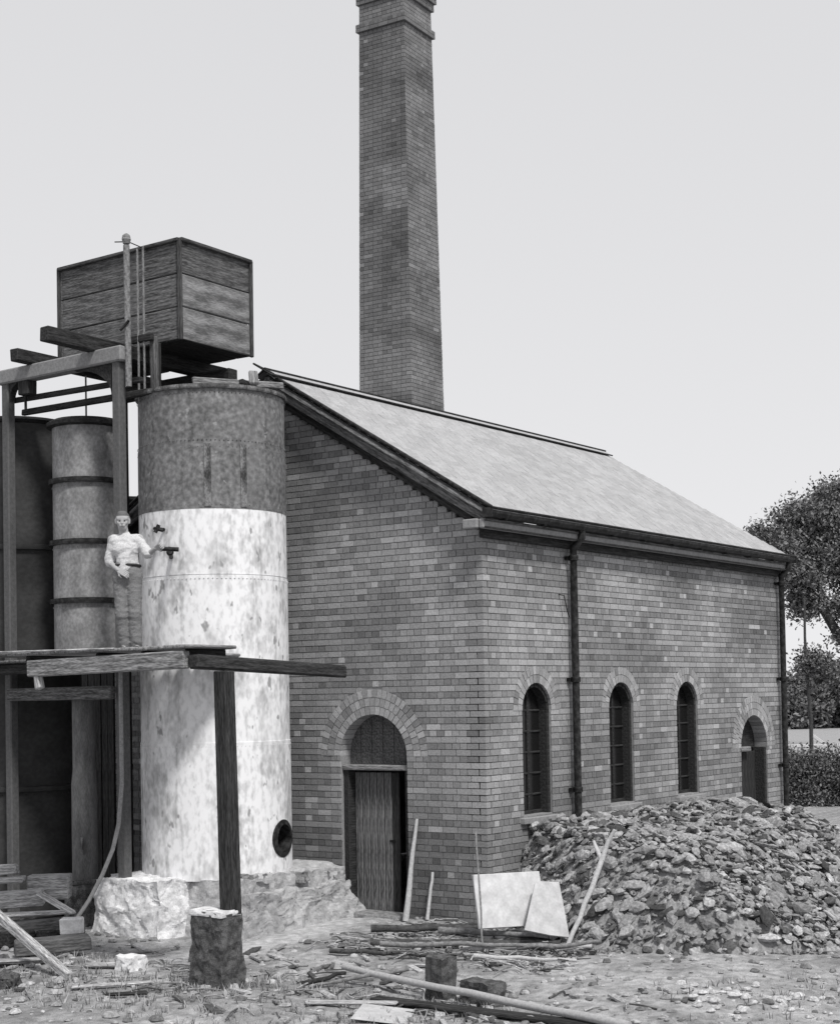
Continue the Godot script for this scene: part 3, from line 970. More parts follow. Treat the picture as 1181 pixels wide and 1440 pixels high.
func build_gantry() -> void:
	var x := -2.77
	var za := -3.80
	var zb := -6.0
	var g := thing("gantry", "tall dark gantry of two posts and a top beam left of the tank", "gantry", Vector3(x, 0, za))
	timber("post", g, Vector3(x, -0.05, za), Vector3(x, 7.44, za), 0.135, 0.135, M.steel, 0.0, 0.015, 0.006)
	timber("post", g, Vector3(x, -0.05, zb), Vector3(x, 7.44, zb), 0.135, 0.135, M.steel, 0.0, 0.015, 0.006)
	timber("beam", g, Vector3(x, 7.53, za + 0.14), Vector3(x, 7.53, zb - 0.14), 0.2, 0.2, M.steellight, 0.0, 0.02, 0.006)
	# curved knee brackets under the beam
	for e in [[za, -1.0, 0.85], [zb, 1.0, 0.24]]:
		var mb := MB.new()
		var n := 10
		for i in n:
			var a0 := PI * 0.5 * i / n
			var a1 := PI * 0.5 * (i + 1) / n
			var r: float = e[2]
			var hh := minf(r, 0.42)
			for xx in [-0.05, 0.05]:
				var p0 := Vector3(xx, -hh * (1.0 - sin(a0)), e[1] * r * (1.0 - cos(a0)))
				var p1 := Vector3(xx, -hh * (1.0 - sin(a1)), e[1] * r * (1.0 - cos(a1)))
				var t0 := Vector3(xx, 0, p0.z)
				var t1 := Vector3(xx, 0, p1.z)
				if (xx > 0) == (e[1] > 0): mb.quad(p0, t0, t1, p1, Color.WHITE)
				else: mb.quad(p0, p1, t1, t0, Color.WHITE)
			var q0 := Vector3(-0.05, -hh * (1.0 - sin(a0)), e[1] * r * (1.0 - cos(a0)))
			var q1 := Vector3(-0.05, -hh * (1.0 - sin(a1)), e[1] * r * (1.0 - cos(a1)))
			mb.quad(q0, q1, q1 + Vector3(0.1, 0, 0), q0 + Vector3(0.1, 0, 0), Color.WHITE)
		built("knee_bracket", mb, M.darkwood, g, Transform3D(Basis.IDENTITY, Vector3(x, 7.435, e[0] + e[1] * 0.09)))
	timber("hanger", g, Vector3(x + 0.02, 7.44, -5.62), Vector3(x + 0.02, 7.24, -5.62), 0.16, 0.22, M.darkwood)
	rod("hanger_rod", g, [Vector3(x + 0.02, 7.44, -5.66), Vector3(x + 0.02, 7.05, -5.66)], 0.02, M.iron, 8)
	# two dark rails between the posts, and the cross rail under the deck
	timber("rail", g, Vector3(x + 0.12, 7.19, za + 0.3), Vector3(x + 0.12, 7.23, zb - 0.05), 0.075, 0.075, M.darkwood)
	timber("rail", g, Vector3(x + 0.3, 7.06, za + 0.4), Vector3(x + 0.3, 7.09, zb - 0.05), 0.085, 0.075, M.darkwood)
	timber("cross_rail", g, Vector3(x - 0.12, 3.12, za - 0.05), Vector3(x - 0.12, 3.12, zb + 0.1), 0.17, 0.10, M.oldwood)
	# bearers that carry the wooden cistern, laid across the beam
	for e in [[-3.66, -4.22, 0.19], [-3.12, -5.46, 0.17]]:
		timber("bearer", g, Vector3(e[0], 7.72, e[1]), Vector3(-0.35, 7.70, e[1] + 0.03), e[2], 0.16, M.darkwood, 0.0, 0.012, 0.006)
	# trestle under the far side of the cistern
	timber("beam", g, Vector3(-0.95, 7.50, -3.45), Vector3(-0.95, 7.50, -5.75), 0.2, 0.18, M.darkwood)
	timber("post", g, Vector3(-0.80, -0.05, -4.72), Vector3(-0.80, 7.42, -4.72), 0.18, 0.18, M.darkwood)
	timber("post", g, Vector3(-0.95, 0.0, -5.7), Vector3(-0.95, 7.42, -5.7), 0.16, 0.18, M.darkwood)
	timber("brace", g, Vector3(-0.9, 7.35, -4.0), Vector3(-0.82, 6.5, -4.7), 0.12, 0.1, M.darkwood)
	# mast with a pulley block, fixed to the near post
	var mast := rod("mast", g, [Vector3(x + 0.02, 7.1, za + 0.16), Vector3(x + 0.01, 8.95, za + 0.16)], 0.042, M.greypole, 10)
	var pb := MB.new()
	pb.lathe([Vector2(0.0, -0.07), Vector2(0.045, -0.06), Vector2(0.06, 0.0), Vector2(0.05, 0.05), Vector2(0.02, 0.075), Vector2(0.0, 0.08)], 10, Color.WHITE)
	built("pulley_block", pb, M.greywood, mast, Transform3D(Basis.IDENTITY, Vector3(x + 0.01, 9.03, za + 0.16)))
	rod("hook", mast, [Vector3(x - 0.02, 7.95, za + 0.22), Vector3(x - 0.06, 7.83, za + 0.10)], 0.018, M.iron, 6)

func build_cistern() -> void:
	var p := Vector3(-2.09, 7.80, -3.34)
	var lx := 1.40
	var lz := 2.36
	var hh := 1.33
	var t := thing("wooden_cistern", "weathered open plank cistern set high on beams above the white tank", "cistern", p)
	var c := p + Vector3(lx * 0.5, 0, -lz * 0.5)
	var rows := 3
	var ph := hh / rows
	var tones := [shade_of(M.oldwood, 0.19), shade_of(M.oldwood, 0.235), shade_of(M.wornwood, 0.29), shade_of(M.oldwood, 0.13)]
	var pick := [[2, 2, 0], [1, 1, 0], [1, 1, 0], [0, 1, 1]]
	for r in rows:
		var y := p.y + ph * (r + 0.5)
		var hp := ph - 0.007
		var nn := rng.randf_range(-0.004, 0.004)
		# the near end board row is split in two lengths
		timber("plank", t, Vector3(p.x + 0.004, y, p.z - 0.03), Vector3(p.x + lx - 0.004, y, p.z - 0.03 + nn), hp, 0.05, tones[pick[0][r]], 0.0, 0.012)
		timber("plank", t, Vector3(p.x + 0.004, y, p.z - lz + 0.03), Vector3(p.x + lx - 0.004, y, p.z - lz + 0.03), hp, 0.05, tones[pick[3][r]], 0.0, 0.012)
		timber("plank", t, Vector3(p.x + 0.03 + nn, y, p.z - 0.056), Vector3(p.x + 0.03, y, p.z - lz + 0.056), hp, 0.05, tones[pick[1][r]], 0.0, 0.012)
		timber("plank", t, Vector3(p.x + lx - 0.03, y, p.z - 0.056), Vector3(p.x + lx - 0.03, y, p.z - lz + 0.056), hp, 0.05, tones[pick[2][r]], 0.0, 0.012)
	for s in 9:
		var z := p.z - lz * (s + 0.5) / 9.0
		timber("floor_board", t, Vector3(p.x + 0.01, p.y + 0.01, z), Vector3(p.x + lx - 0.01, p.y + 0.01, z), 0.035, lz / 9.0 - 0.008, M.tarwood)
	for q in [[0.0, 0.0], [lx, 0.0], [0.0, -lz], [lx, -lz]]:
		var ix: float = p.x + q[0]
		var iz: float = p.z + q[1]
		timber("corner_post", t, Vector3(ix, p.y - 0.01, iz), Vector3(ix, p.y + hh + 0.015, iz), 0.055, 0.055, tones[3], 0.0, 0.008)
	for e in [[Vector3(0, 0, 0.01), Vector3(lx, 0, 0.01)], [Vector3(0, 0, -lz), Vector3(lx, 0, -lz)], [Vector3(-0.01, 0, 0), Vector3(-0.01, 0, -lz)], [Vector3(lx, 0, 0), Vector3(lx, 0, -lz)]]:
		timber("rim", t, p + e[0] + Vector3(0, hh, 0), p + e[1] + Vector3(0, hh, 0), 0.05, 0.07, tones[3], 0.0, 0.01)
	# float gauge: twin rods in front of the cistern, with a rod reaching over the rim
	var gx := -2.44
	var gz := -3.72
	var gt := thing("gauge_rods", "pair of thin pale upright rods with clamp in front of the cistern", "gauge", Vector3(gx, 6.9, gz))
	rod("rod", gt, [Vector3(gx, 6.95, gz - 0.05), Vector3(gx, 9.0, gz - 0.05)], 0.016, M.greypole, 8)
	rod("rod", gt, [Vector3(gx + 0.01, 6.95, gz + 0.045), Vector3(gx + 0.01, 9.02, gz + 0.045)], 0.016, M.greypole, 8)
	rod("lever", gt, [Vector3(gx, 9.0, gz + 0.04), Vector3(gx - 0.02, 9.12, gz - 0.2), Vector3(gx - 0.05, 9.15, gz - 0.42)], 0.008, M.iron, 6)
	timber("clamp", gt, Vector3(gx + 0.02, 7.80, gz - 0.2), Vector3(gx + 0.02, 7.80, gz + 0.2), 0.1, 0.07, M.darkwood)
	timber("prop", gt, Vector3(gx + 0.1, 7.0, gz + 0.14), Vector3(gx + 0.1, 7.82, gz + 0.14), 0.09, 0.09, M.oldwood)
	timber("prop", gt, Vector3(gx + 0.25, 7.03, gz + 0.02), Vector3(gx + 0.25, 7.78, gz + 0.02), 0.1, 0.1, M.tarwood)
	# pieces of timber lying across the tank's rim
	var o := thing("rim_timbers", "short loose timbers lying across the rim of the white tank", "timber", Vector3(-1.54, 7.09, -3.32))
	timber("batten", o, Vector3(-2.28, 7.16, -2.95), Vector3(-1.1, 7.2, -2.42), 0.09, 0.06, M.greywood)
	timber("batten", o, Vector3(-1.9, 7.14, -2.45), Vector3(-0.95, 7.14, -2.75), 0.07, 0.07, M.darkwood)
	timber("batten", o, Vector3(-1.75, 7.12, -2.36), Vector3(-1.7, 7.3, -2.42), 0.05, 0.12, M.greywood)

func build_platform() -> void:
	var p := Vector3(-5.3, 0, -0.1)
	var t := thing("timber_platform", "raised timber working platform in front of the white tank", "platform", Vector3(-5.0, 0, -0.1))
	timber("post", t, Vector3(-4.91, 0.76, 0.02), Vector3(-4.94, 3.30, 0.0), 0.16, 0.17, M.tarwood, 0.0, 0.012, 0.005)
	timber("beam", t, Vector3(-5.3, 3.40, -0.1), Vector3(-2.83, 3.30, -0.1), 0.15, 0.15, M.tarwood, 0.0, 0.02, 0.008)
	timber("joist", t, Vector3(-5.3, 3.425, -0.18), Vector3(-5.3, 3.39, -2.62), 0.185, 0.1, M.greywood, 0.0, 0.012, 0.006)
	timber("hanger", t, Vector3(-5.29, 3.32, -2.5), Vector3(-5.29, 3.16, -2.46), 0.09, 0.08, M.palewood)
	for e in [[-0.26, -4.66], [-0.9, -4.66], [-1.6, -4.66], [-2.75, -2.75]]:
		timber("joist", t, Vector3(-5.22, 3.475, e[0]), Vector3(e[1], 3.475, e[0]), 0.12, 0.08, M.darkwood)
	for i in 14:
		var z := -0.10 - i * 0.205
		var lo := -4.62
		if z < -1.95: lo = -2.3 if z > -2.25 else -1.56 - sqrt(1.0 - pow(z - 0.1 + 3.32, 2)) - 0.05  # unseen walkway reach, shaped so its shadow falls on the tank below
		timber("plank", t, Vector3(-5.34 + rng.randf_range(-0.03, 0.02), 3.558 + rng.randf_range(-0.003, 0.003), z - 0.1), Vector3(lo, 3.558, z - 0.1), 0.04, 0.197, M.greywood)
	# deck behind the man, round the grey cylinder
	for i in 16:
		var z := -2.98 - i * 0.205
		timber("plank", t, Vector3(-5.30 if i < 2 else -3.3, 3.556, z - 0.1), Vector3(-1.56 - sqrt(maxf(0.0, 1.0 - pow(z - 0.1 + 3.32, 2))) - 0.06 if z > -4.4 else -1.4, 3.556, z - 0.1), 0.04, 0.197, M.oldwood)
	for x in [-3.15, -2.2]:
		timber("joist", t, Vector3(x, 3.46, -2.9 if x < -3 else -4.5), Vector3(x, 3.46, -6.2), 0.14, 0.09, M.darkwood)
	# a light lath runs along the front edge and out past the left end
	timber("edge_lath", t, Vector3(-5.36, 3.565, -1.2), Vector3(-5.36, 3.60, -4.2), 0.022, 0.04, M.palewood)
	# the rough concrete pier under the post
	var q := thing("concrete_pier", "squat dark concrete pier with white crusted top under the black post", "pier", Vector3(-4.98, 0, -0.12))
	var mb := MB.new()
	lump_block(mb, Vector3(0, 0.38, 0), Vector3(0.34, 0.86, 0.46), 0.022, 7, 0.03, 22)
	built("block", mb, M.concretedark, q, Transform3D(Basis(Vector3.UP, 0.0), Vector3(-4.98, 0, -0.12)))
	var tp := MB.new()
	lump_block(tp, Vector3(0, 0, 0), Vector3(0.35, 0.06, 0.47), 0.006, 17, 0.0, 14)
	built("mortar_cap", tp, M.lime, q, Transform3D(Basis.IDENTITY, Vector3(-4.985, 0.79, -0.125)))

# a rough block: a box whose faces are cut up fine and pushed about
func lump_block(mb: MB, c: Vector3, s: Vector3, amp: float, sd: int, flare: float, cells := 7) -> void:
	var f := FastNoiseLite.new()
	f.seed = sd
	f.frequency = 1.6 / maxf(0.25, s.length() * 0.35)
	f.fractal_octaves = 5
	f.fractal_gain = 0.52
	var pt := func(q: Vector3) -> Vector3:
		# round the edges, then displace
		var u := q
		var l := maxf(absf(u.x), maxf(absf(u.y), absf(u.z)))
		var sph := u.normalized() * l
		u = u.lerp(sph, 0.1)
		var w := Vector3(u.x * s.x, u.y * s.y, u.z * s.z) * 0.5
		var k := 1.0 + flare * clampf(-u.y, -0.4, 1.0) * 2.0
		w.x *= k
		w.z *= k
		var nz := Vector3(f.get_noise_3dv(w + c + Vector3(7, 0, 0)), f.get_noise_3dv(w + c + Vector3(0, 17, 0)), f.get_noise_3dv(w + c + Vector3(0, 0, 27)))
		return c + w + nz * amp * 2.0
	for ax in 3:
		for sg in [-1.0, 1.0]:
			for i in cells:
				for j in cells:
					var q := []
					for d in [[0, 0], [1, 0], [1, 1], [0, 1]]:
						var v := Vector3.ZERO
						v[ax] = sg
						v[(ax + 1) % 3] = -1.0 + 2.0 * (i + d[0]) / cells
						v[(ax + 2) % 3] = -1.0 + 2.0 * (j + d[1]) / cells
						q.append(pt.call(v))
					if sg > 0: mb.quad(q[0], q[1], q[2], q[3], Color.WHITE)
					else: mb.quad(q[3], q[2], q[1], q[0], Color.WHITE)

func build_plinth() -> void:
	var t := thing("masonry_plinth", "rough limewashed masonry footing that carries the white tank", "footing", Vector3(-1.5, 0, -3.3))
	var mb := MB.new()
	lump_block(mb, Vector3(-2.42, 0.3, -3.60), Vector3(1.12, 0.86, 1.22), 0.035, 3, 0.03, 34)
	lump_block(mb, Vector3(-1.6, 0.28, -3.75), Vector3(1.9, 0.88, 1.3), 0.05, 5, 0.03, 26)
	built("block", mb, M.lime, t)
	var m2 := MB.new()
	lump_block(m2, Vector3(-1.3, 0.3, -2.92), Vector3(2.35, 0.86, 1.5), 0.045, 13, 0.07, 40)
	built("block", m2, M.limegrey, t)
	var m3 := MB.new()
	lump_block(m3, Vector3(-1.2, 0.22, -2.35), Vector3(2.3, 0.6, 0.5), 0.05, 23, 0.1, 40)
	built("block", m3, M.limegrey, t)
	# loose bits of stone on top of it
	for k in 9:
		var st := MB.new()
		lump_block(st, Vector3.ZERO, Vector3(rng.randf_range(0.12, 0.3), rng.randf_range(0.08, 0.16), rng.randf_range(0.12, 0.26)), 0.03, 50 + k, 0.0, 4)
		built("stone", st, M.limegrey if k % 2 else M.concrete, t, Transform3D(Basis(Vector3.UP, k * 1.3), Vector3(-2.1 + k * 0.23, 0.72 - 0.02 * k, -2.35 + 0.12 * sin(k * 2.0))))
	# pale hose hanging from the deck to the ground
	var h := thing("pale_hose", "pale hose hanging in a curve from the deck beside the white tank", "hose", Vector3(-2.94, 3.3, -3.66))
	rod("pipe", h, [Vector3(-2.94, 3.4, -3.66), Vector3(-2.93, 2.6, -3.67), Vector3(-2.92, 1.95, -3.68), Vector3(-2.94, 1.42, -3.73), Vector3(-2.98, 1.1, -3.80), Vector3(-3.05, 0.78, -3.92), Vector3(-3.14, 0.45, -4.08), Vector3(-3.3, 0.14, -4.22), Vector3(-3.55, 0.03, -4.2)], 0.027, M.paint, 10)

# ---------------------------------------------------------------- the man
# bones: [from, to, radius_from, radius_to]; meshes the smooth union of tapered capsules as surface nets
func nets(bones: Array, cell: float, blend: float, out: MB, xf: Transform3D, col := Color.WHITE, folds := 0.0) -> void:
	var lo := Vector3(1e9, 1e9, 1e9)
	var hi := -lo
	for b in bones:
		var r: float = maxf(b[2], b[3]) + blend + cell * 2
		for p in [b[0], b[1]]:
			lo = lo.min(p - Vector3(r, r, r))
			hi = hi.max(p + Vector3(r, r, r))
	var nx := int((hi.x - lo.x) / cell) + 2
	var ny := int((hi.y - lo.y) / cell) + 2
	var nz := int((hi.z - lo.z) / cell) + 2
	var f := PackedFloat32Array()
	f.resize(nx * ny * nz)
	f.fill(1.0)
	for b in bones:
		var A: Vector3 = b[0]
		var B: Vector3 = b[1]
		var ra: float = b[2]
		var rb: float = b[3]
		var r: float = maxf(ra, rb) + blend + cell * 2
		var i0 := Vector3i((A.min(B) - Vector3(r, r, r) - lo) / cell).max(Vector3i.ZERO)
		var i1 := Vector3i((A.max(B) + Vector3(r, r, r) - lo) / cell).min(Vector3i(nx - 1, ny - 1, nz - 1))
		var ab := B - A
		var l2 := maxf(ab.length_squared(), 1e-9)
		for z in range(i0.z, i1.z + 1):
			for y in range(i0.y, i1.y + 1):
				var row := (z * ny + y) * nx
				for x in range(i0.x, i1.x + 1):
					var p := lo + Vector3(x, y, z) * cell
					var t := clampf((p - A).dot(ab) / l2, 0.0, 1.0)
					var d := (p - A - ab * t).length() - lerpf(ra, rb, t)
					var o := f[row + x]
					var h := maxf(blend - absf(o - d), 0.0) / blend
					f[row + x] = minf(o, d) - h * h * blend * 0.25
	if folds > 0.0:
		for z in nz:
			for y in ny:
				for x in nx:
					var i := (z * ny + y) * nx + x
					if f[i] < 0.05: f[i] += folds * gnoise.get_noise_3d((lo.x + x * cell) * 22.0, (lo.y + y * cell) * 34.0, (lo.z + z * cell) * 22.0)
	var vid := {}
	var pos := PackedVector3Array()
	var nor := PackedVector3Array()
	for z in nz - 1:
		for y in ny - 1:
			for x in nx - 1:
				var base := (z * ny + y) * nx + x
				var v := [f[base], f[base + 1], f[base + nx], f[base + nx + 1], f[base + nx * ny], f[base + nx * ny + 1], f[base + nx * ny + nx], f[base + nx * ny + nx + 1]]
				var neg := 0
				for q in v:
					if q < 0.0: neg += 1
				if neg == 0 or neg == 8: continue
				var s := Vector3.ZERO
				var c := 0
				for e in [[0, 1], [2, 3], [4, 5], [6, 7], [0, 2], [1, 3], [4, 6], [5, 7], [0, 4], [1, 5], [2, 6], [3, 7]]:
					var a: float = v[e[0]]
					var b2: float = v[e[1]]
					if (a < 0.0) != (b2 < 0.0):
						var t := a / (a - b2)
						var pa := Vector3(e[0] & 1, (e[0] >> 1) & 1, e[0] >> 2)
						var pb := Vector3(e[1] & 1, (e[1] >> 1) & 1, e[1] >> 2)
						s += pa.lerp(pb, t)
						c += 1
				vid[base] = pos.size()
				pos.append(xf * (lo + (Vector3(x, y, z) + s / c) * cell))
				var g := Vector3(v[1] + v[3] + v[5] + v[7] - v[0] - v[2] - v[4] - v[6], v[2] + v[3] + v[6] + v[7] - v[0] - v[1] - v[4] - v[5], v[4] + v[5] + v[6] + v[7] - v[0] - v[1] - v[2] - v[3])
				nor.append((xf.basis * g).normalized())
	var emit := func(a: int, b: int, c: int, d: int, flip: bool) -> void:
		if not (vid.has(a) and vid.has(b) and vid.has(c) and vid.has(d)): return
		var ia: int = vid[a]
		var ib: int = vid[b]
		var ic: int = vid[c]
		var id: int = vid[d]
		if flip:
			var k := ib
			ib = id
			id = k
		out.tri(pos[ia], pos[ib], pos[ic], col, nor[ia], nor[ib], nor[ic])
		out.tri(pos[ia], pos[ic], pos[id], col, nor[ia], nor[ic], nor[id])
	var sy := nx
	var sz := nx * ny
	for key in vid:
		var k: int = key
		if (f[k] < 0.0) != (f[k + 1] < 0.0): emit.call(k, k - sy, k - sy - sz, k - sz, f[k] > 0.0)
		if (f[k] < 0.0) != (f[k + sy] < 0.0): emit.call(k, k - sz, k - sz - 1, k - 1, f[k] > 0.0)
		if (f[k] < 0.0) != (f[k + sz] < 0.0): emit.call(k, k - 1, k - 1 - sy, k - sy, f[k] > 0.0)

# a hand with palm, four unequal fingers and a thumb; fwd runs along the fingers, palm is the way the palm faces
func hand_bones(w: Vector3, fwd: Vector3, palm: Vector3, curl: float, thumb_side: float) -> Array:
	fwd = fwd.normalized()
	palm = (palm - fwd * palm.dot(fwd)).normalized()
	var across := fwd.cross(palm) * thumb_side
	var b := []
	for k in 4:
		var o := across * (0.030 - 0.020 * k)
		b.append([w + o * 0.6 + fwd * 0.01, w + o + fwd * 0.085, 0.015, 0.012])
		var l: float = [0.072, 0.082, 0.075, 0.056][k]
		var p0 := w + o + fwd * 0.09
		var d1 := fwd.rotated(across.normalized() * thumb_side, curl * 0.5)
		if d1.dot(palm) < 0: d1 = fwd.rotated(across.normalized() * thumb_side, -curl * 0.5)
		var p1 := p0 + d1 * l * 0.5
		var d2 := (fwd * cos(curl * 1.3) + palm * sin(curl * 1.3)).normalized()
		var p2 := p1 + d2 * l * 0.32
		var d3 := (fwd * cos(curl * 1.9) + palm * sin(curl * 1.9)).normalized()
		b.append([p0, p1, 0.0095, 0.009])
		b.append([p1, p2, 0.009, 0.0082])
		b.append([p2, p2 + d3 * l * 0.25, 0.0082, 0.007])
	var tb := w + across * 0.026 + fwd * 0.025
	var t1 := tb + (across * 0.8 + fwd * 0.7 + palm * 0.3).normalized() * 0.04
	b.append([tb, t1, 0.013, 0.0105])
	b.append([t1, t1 + (fwd + across * 0.15 + palm * (0.3 + curl * 0.5)).normalized() * 0.035, 0.0105, 0.008])
	return b

func build_man() -> void:
	var at := Vector3(-3.61, 3.578, -2.78)
	var turn := -0.947
	var t := thing("person", "man in white shirt and grey trousers standing on the platform, hand on valve", "person", at, turn)
	var W := Transform3D(Basis(Vector3.UP, turn), at)
	var V := func(x: float, y: float, z: float) -> Vector3: return Vector3(x, y, z)
	var hip_l := Vector3(-0.10, 0.90, 0.0)
	var hip_r := Vector3(0.06, 0.90, 0.0)
	var knee_l := Vector3(-0.085, 0.49, 0.035)
	var knee_r := Vector3(0.075, 0.49, 0.045)
	var ank_l := Vector3(-0.055, 0.09, -0.01)
	var ank_r := Vector3(0.075, 0.09, 0.0)
	var sh_l := Vector3(-0.205, 1.405, -0.005)
	var el_l := Vector3(-0.245, 1.13, -0.03)
	var wr_l := Vector3(-0.105, 1.015, 0.135)
	var sh_r := Vector3(0.135, 1.41, 0.0)
	var el_r := Vector3(0.245, 1.205, 0.06)
	var wr_r := Vector3(0.355, 1.27, 0.165)
	var neck := Vector3(-0.05, 1.44, -0.01)
	var head := Vector3(-0.068, 1.62, 0.015)
	# the body, one continuous surface: trunk and limbs, then finer head and hands
	var body := MB.new()
	nets([
		[hip_l, knee_l, 0.085, 0.055], [knee_l, ank_l, 0.055, 0.038], [hip_r, knee_r, 0.085, 0.055], [knee_r, ank_r, 0.055, 0.038],
		[ank_l, ank_l + Vector3(-0.03, -0.05, 0.15), 0.042, 0.03], [ank_r, ank_r + Vector3(0.05, -0.05, 0.15), 0.042, 0.03],
		[Vector3(-0.07, 0.96, 0), Vector3(0.03, 0.96, 0), 0.10, 0.10], [Vector3(-0.02, 0.98, 0), Vector3(-0.03, 1.15, 0), 0.112, 0.108],
		[Vector3(-0.095, 1.28, 0), Vector3(0.025, 1.28, 0), 0.105, 0.105], [Vector3(-0.15, 1.385, 0), Vector3(0.08, 1.39, 0), 0.07, 0.07],
		[neck - Vector3(0, 0.04, 0), neck + Vector3(-0.01, 0.09, 0.01), 0.058, 0.054],
		[sh_l, el_l, 0.052, 0.040], [el_l, wr_l, 0.038, 0.026], [sh_r, el_r, 0.052, 0.040], [el_r, wr_r, 0.038, 0.026],
	], 0.014, 0.04, body, Transform3D.IDENTITY)
	var hb := Basis(Vector3.UP, 0.12).rotated(Vector3.RIGHT, 0.06)
	nets([
		[Vector3(0, 0.035, -0.025), Vector3(0, 0.03, 0.015), 0.082, 0.078], [Vector3(0, -0.03, 0.012), Vector3(0, -0.062, 0.035), 0.066, 0.054],
		[Vector3(-0.02, -0.085, 0.052), Vector3(0.02, -0.085, 0.052), 0.024, 0.024],
		[Vector3(0, 0.012, 0.086), Vector3(0, -0.026, 0.100), 0.009, 0.013], [Vector3(-0.045, 0.028, 0.066), Vector3(0.045, 0.028, 0.066), 0.016, 0.016],
		[Vector3(-0.045, -0.02, 0.065), Vector3(-0.03, -0.03, 0.07), 0.02, 0.02], [Vector3(0.045, -0.02, 0.065), Vector3(0.03, -0.03, 0.07), 0.02, 0.02],
		[Vector3(-0.02, -0.057, 0.09), Vector3(0.02, -0.057, 0.09), 0.011, 0.011],
		[Vector3(-0.08, 0.015, 0.0), Vector3(-0.082, -0.02, 0.008), 0.016, 0.011], [Vector3(0.08, 0.015, 0.0), Vector3(0.082, -0.02, 0.008), 0.016, 0.011],
		[Vector3(0, -0.05, -0.02), Vector3(0.01, -0.15, -0.03), 0.055, 0.056],
	], 0.006, 0.02, body, Transform3D(hb, head))
	nets(hand_bones(wr_r, wr_r - el_r + Vector3(0.06, 0, 0.0), Vector3(0, -0.4, 0.9), 1.15, 1.0), 0.004, 0.008, body, Transform3D.IDENTITY)
	nets(hand_bones(wr_l, Vector3(0.7, -0.35, 0.3), Vector3(0.0, -0.3, -0.9), 0.7, -1.0), 0.004, 0.008, body, Transform3D.IDENTITY)
	built("body", body, M.skin, t, W)
	# clothes
	var shirt := MB.new()
	nets([
		[Vector3(-0.02, 1.02, 0), Vector3(-0.03, 1.16, 0), 0.126, 0.123], [Vector3(-0.095, 1.28, 0), Vector3(0.025, 1.28, 0), 0.114, 0.114],
		[Vector3(-0.145, 1.38, 0), Vector3(0.075, 1.385, 0), 0.076, 0.076], [neck + Vector3(0, -0.03, 0), neck + Vector3(0, 0.012, 0), 0.07, 0.066],
		[sh_l + Vector3(0.02, -0.01, 0), el_l.lerp(sh_l, 0.1), 0.066, 0.058], [sh_r + Vector3(-0.02, -0.01, 0), el_r.lerp(sh_r, 0.08), 0.066, 0.060],
		[el_l.lerp(sh_l, 0.25), el_l.lerp(wr_l, 0.1), 0.058, 0.055], [el_r.lerp(sh_r, 0.25), el_r.lerp(wr_r, 0.1), 0.058, 0.054],
		[Vector3(0.0, 1.2, 0.09), Vector3(-0.05, 1.05, 0.1), 0.04, 0.05], [Vector3(0.06, 1.22, 0.02), Vector3(0.08, 1.06, 0.0), 0.05, 0.05],
	], 0.011, 0.03, shirt, Transform3D.IDENTITY, Color.WHITE, 0.008)
	built("shirt", shirt, M.shirt, t, W)
	var ov := MB.new()
	nets([
		[hip_l + Vector3(0.005, 0.03, 0), knee_l, 0.104, 0.080], [knee_l, ank_l + Vector3(0, -0.01, 0), 0.080, 0.074],
		[hip_r + Vector3(-0.005, 0.03, 0), knee_r, 0.104, 0.080], [knee_r, ank_r + Vector3(0, -0.01, 0), 0.080, 0.074],
		[Vector3(-0.075, 0.95, 0), Vector3(0.035, 0.95, 0), 0.122, 0.122], [Vector3(-0.06, 1.0, 0.0), Vector3(0.02, 1.0, 0.0), 0.124, 0.124],
		[Vector3(-0.10, 0.55, 0.05), Vector3(-0.07, 0.45, 0.06), 0.05, 0.055], [Vector3(0.07, 0.3, 0.03), Vector3(0.085, 0.16, 0.04), 0.06, 0.062],
	], 0.011, 0.03, ov, Transform3D.IDENTITY, Color.WHITE, 0.009)
	built("trousers", ov, M.denim, t, W)
	var belt := MB.new()
	var bp := []
	for i in 25:
		var an := TAU * i / 24.0
		bp.append(Vector3(-0.02 + cos(an) * 0.158, 1.075 + 0.008 * sin(an), sin(an) * 0.124))
	belt.tube(bp, PackedFloat32Array(range(25).map(func(_k): return 0.017)), 6, Color.WHITE, false)
	built("belt", belt, M.boot, t, W)
	var hair := MB.new()
	nets([
		[Vector3(0, 0.052, -0.04), Vector3(0, 0.058, 0.015), 0.080, 0.070], [Vector3(-0.055, 0.03, -0.03), Vector3(-0.05, -0.01, -0.035), 0.038, 0.03],
		[Vector3(0.055, 0.03, -0.03), Vector3(0.05, -0.01, -0.035), 0.038, 0.03], [Vector3(0, 0.0, -0.075), Vector3(0, -0.05, -0.07), 0.045, 0.035],
		[Vector3(-0.03, 0.10, 0.035), Vector3(0.035, 0.10, 0.035), 0.022, 0.02],
	], 0.007, 0.02, hair, Transform3D(hb, head))
	built("hair", hair, M.hairgrey, t, W)
	for s in [-1, 1]:
		var bt := MB.new()
		var a: Vector3 = ank_l if s < 0 else ank_r
		nets([[a + Vector3(0, 0.05, -0.01), a + Vector3(0, -0.03, -0.02), 0.054, 0.052], [a + Vector3(0, -0.04, -0.03), a + Vector3(s * 0.03, -0.045, 0.14), 0.045, 0.042], [a + Vector3(s * 0.03, -0.05, 0.1), a + Vector3(s * 0.045, -0.05, 0.17), 0.045, 0.038]], 0.01, 0.03, bt, Transform3D.IDENTITY)
		built("boot", bt, M.boot, t, W)
		var ey := MB.new()
		ey.lathe([Vector2(0.0, -0.009), Vector2(0.008, -0.004), Vector2(0.010, 0.0), Vector2(0.008, 0.004), Vector2(0.0, 0.009)], 10, Color.WHITE)
		built("eye", ey, M.dark, t, W * Transform3D(hb, head) * Transform3D(Basis.IDENTITY, Vector3(s * 0.031, 0.004, 0.083)))
	var mo := MB.new()
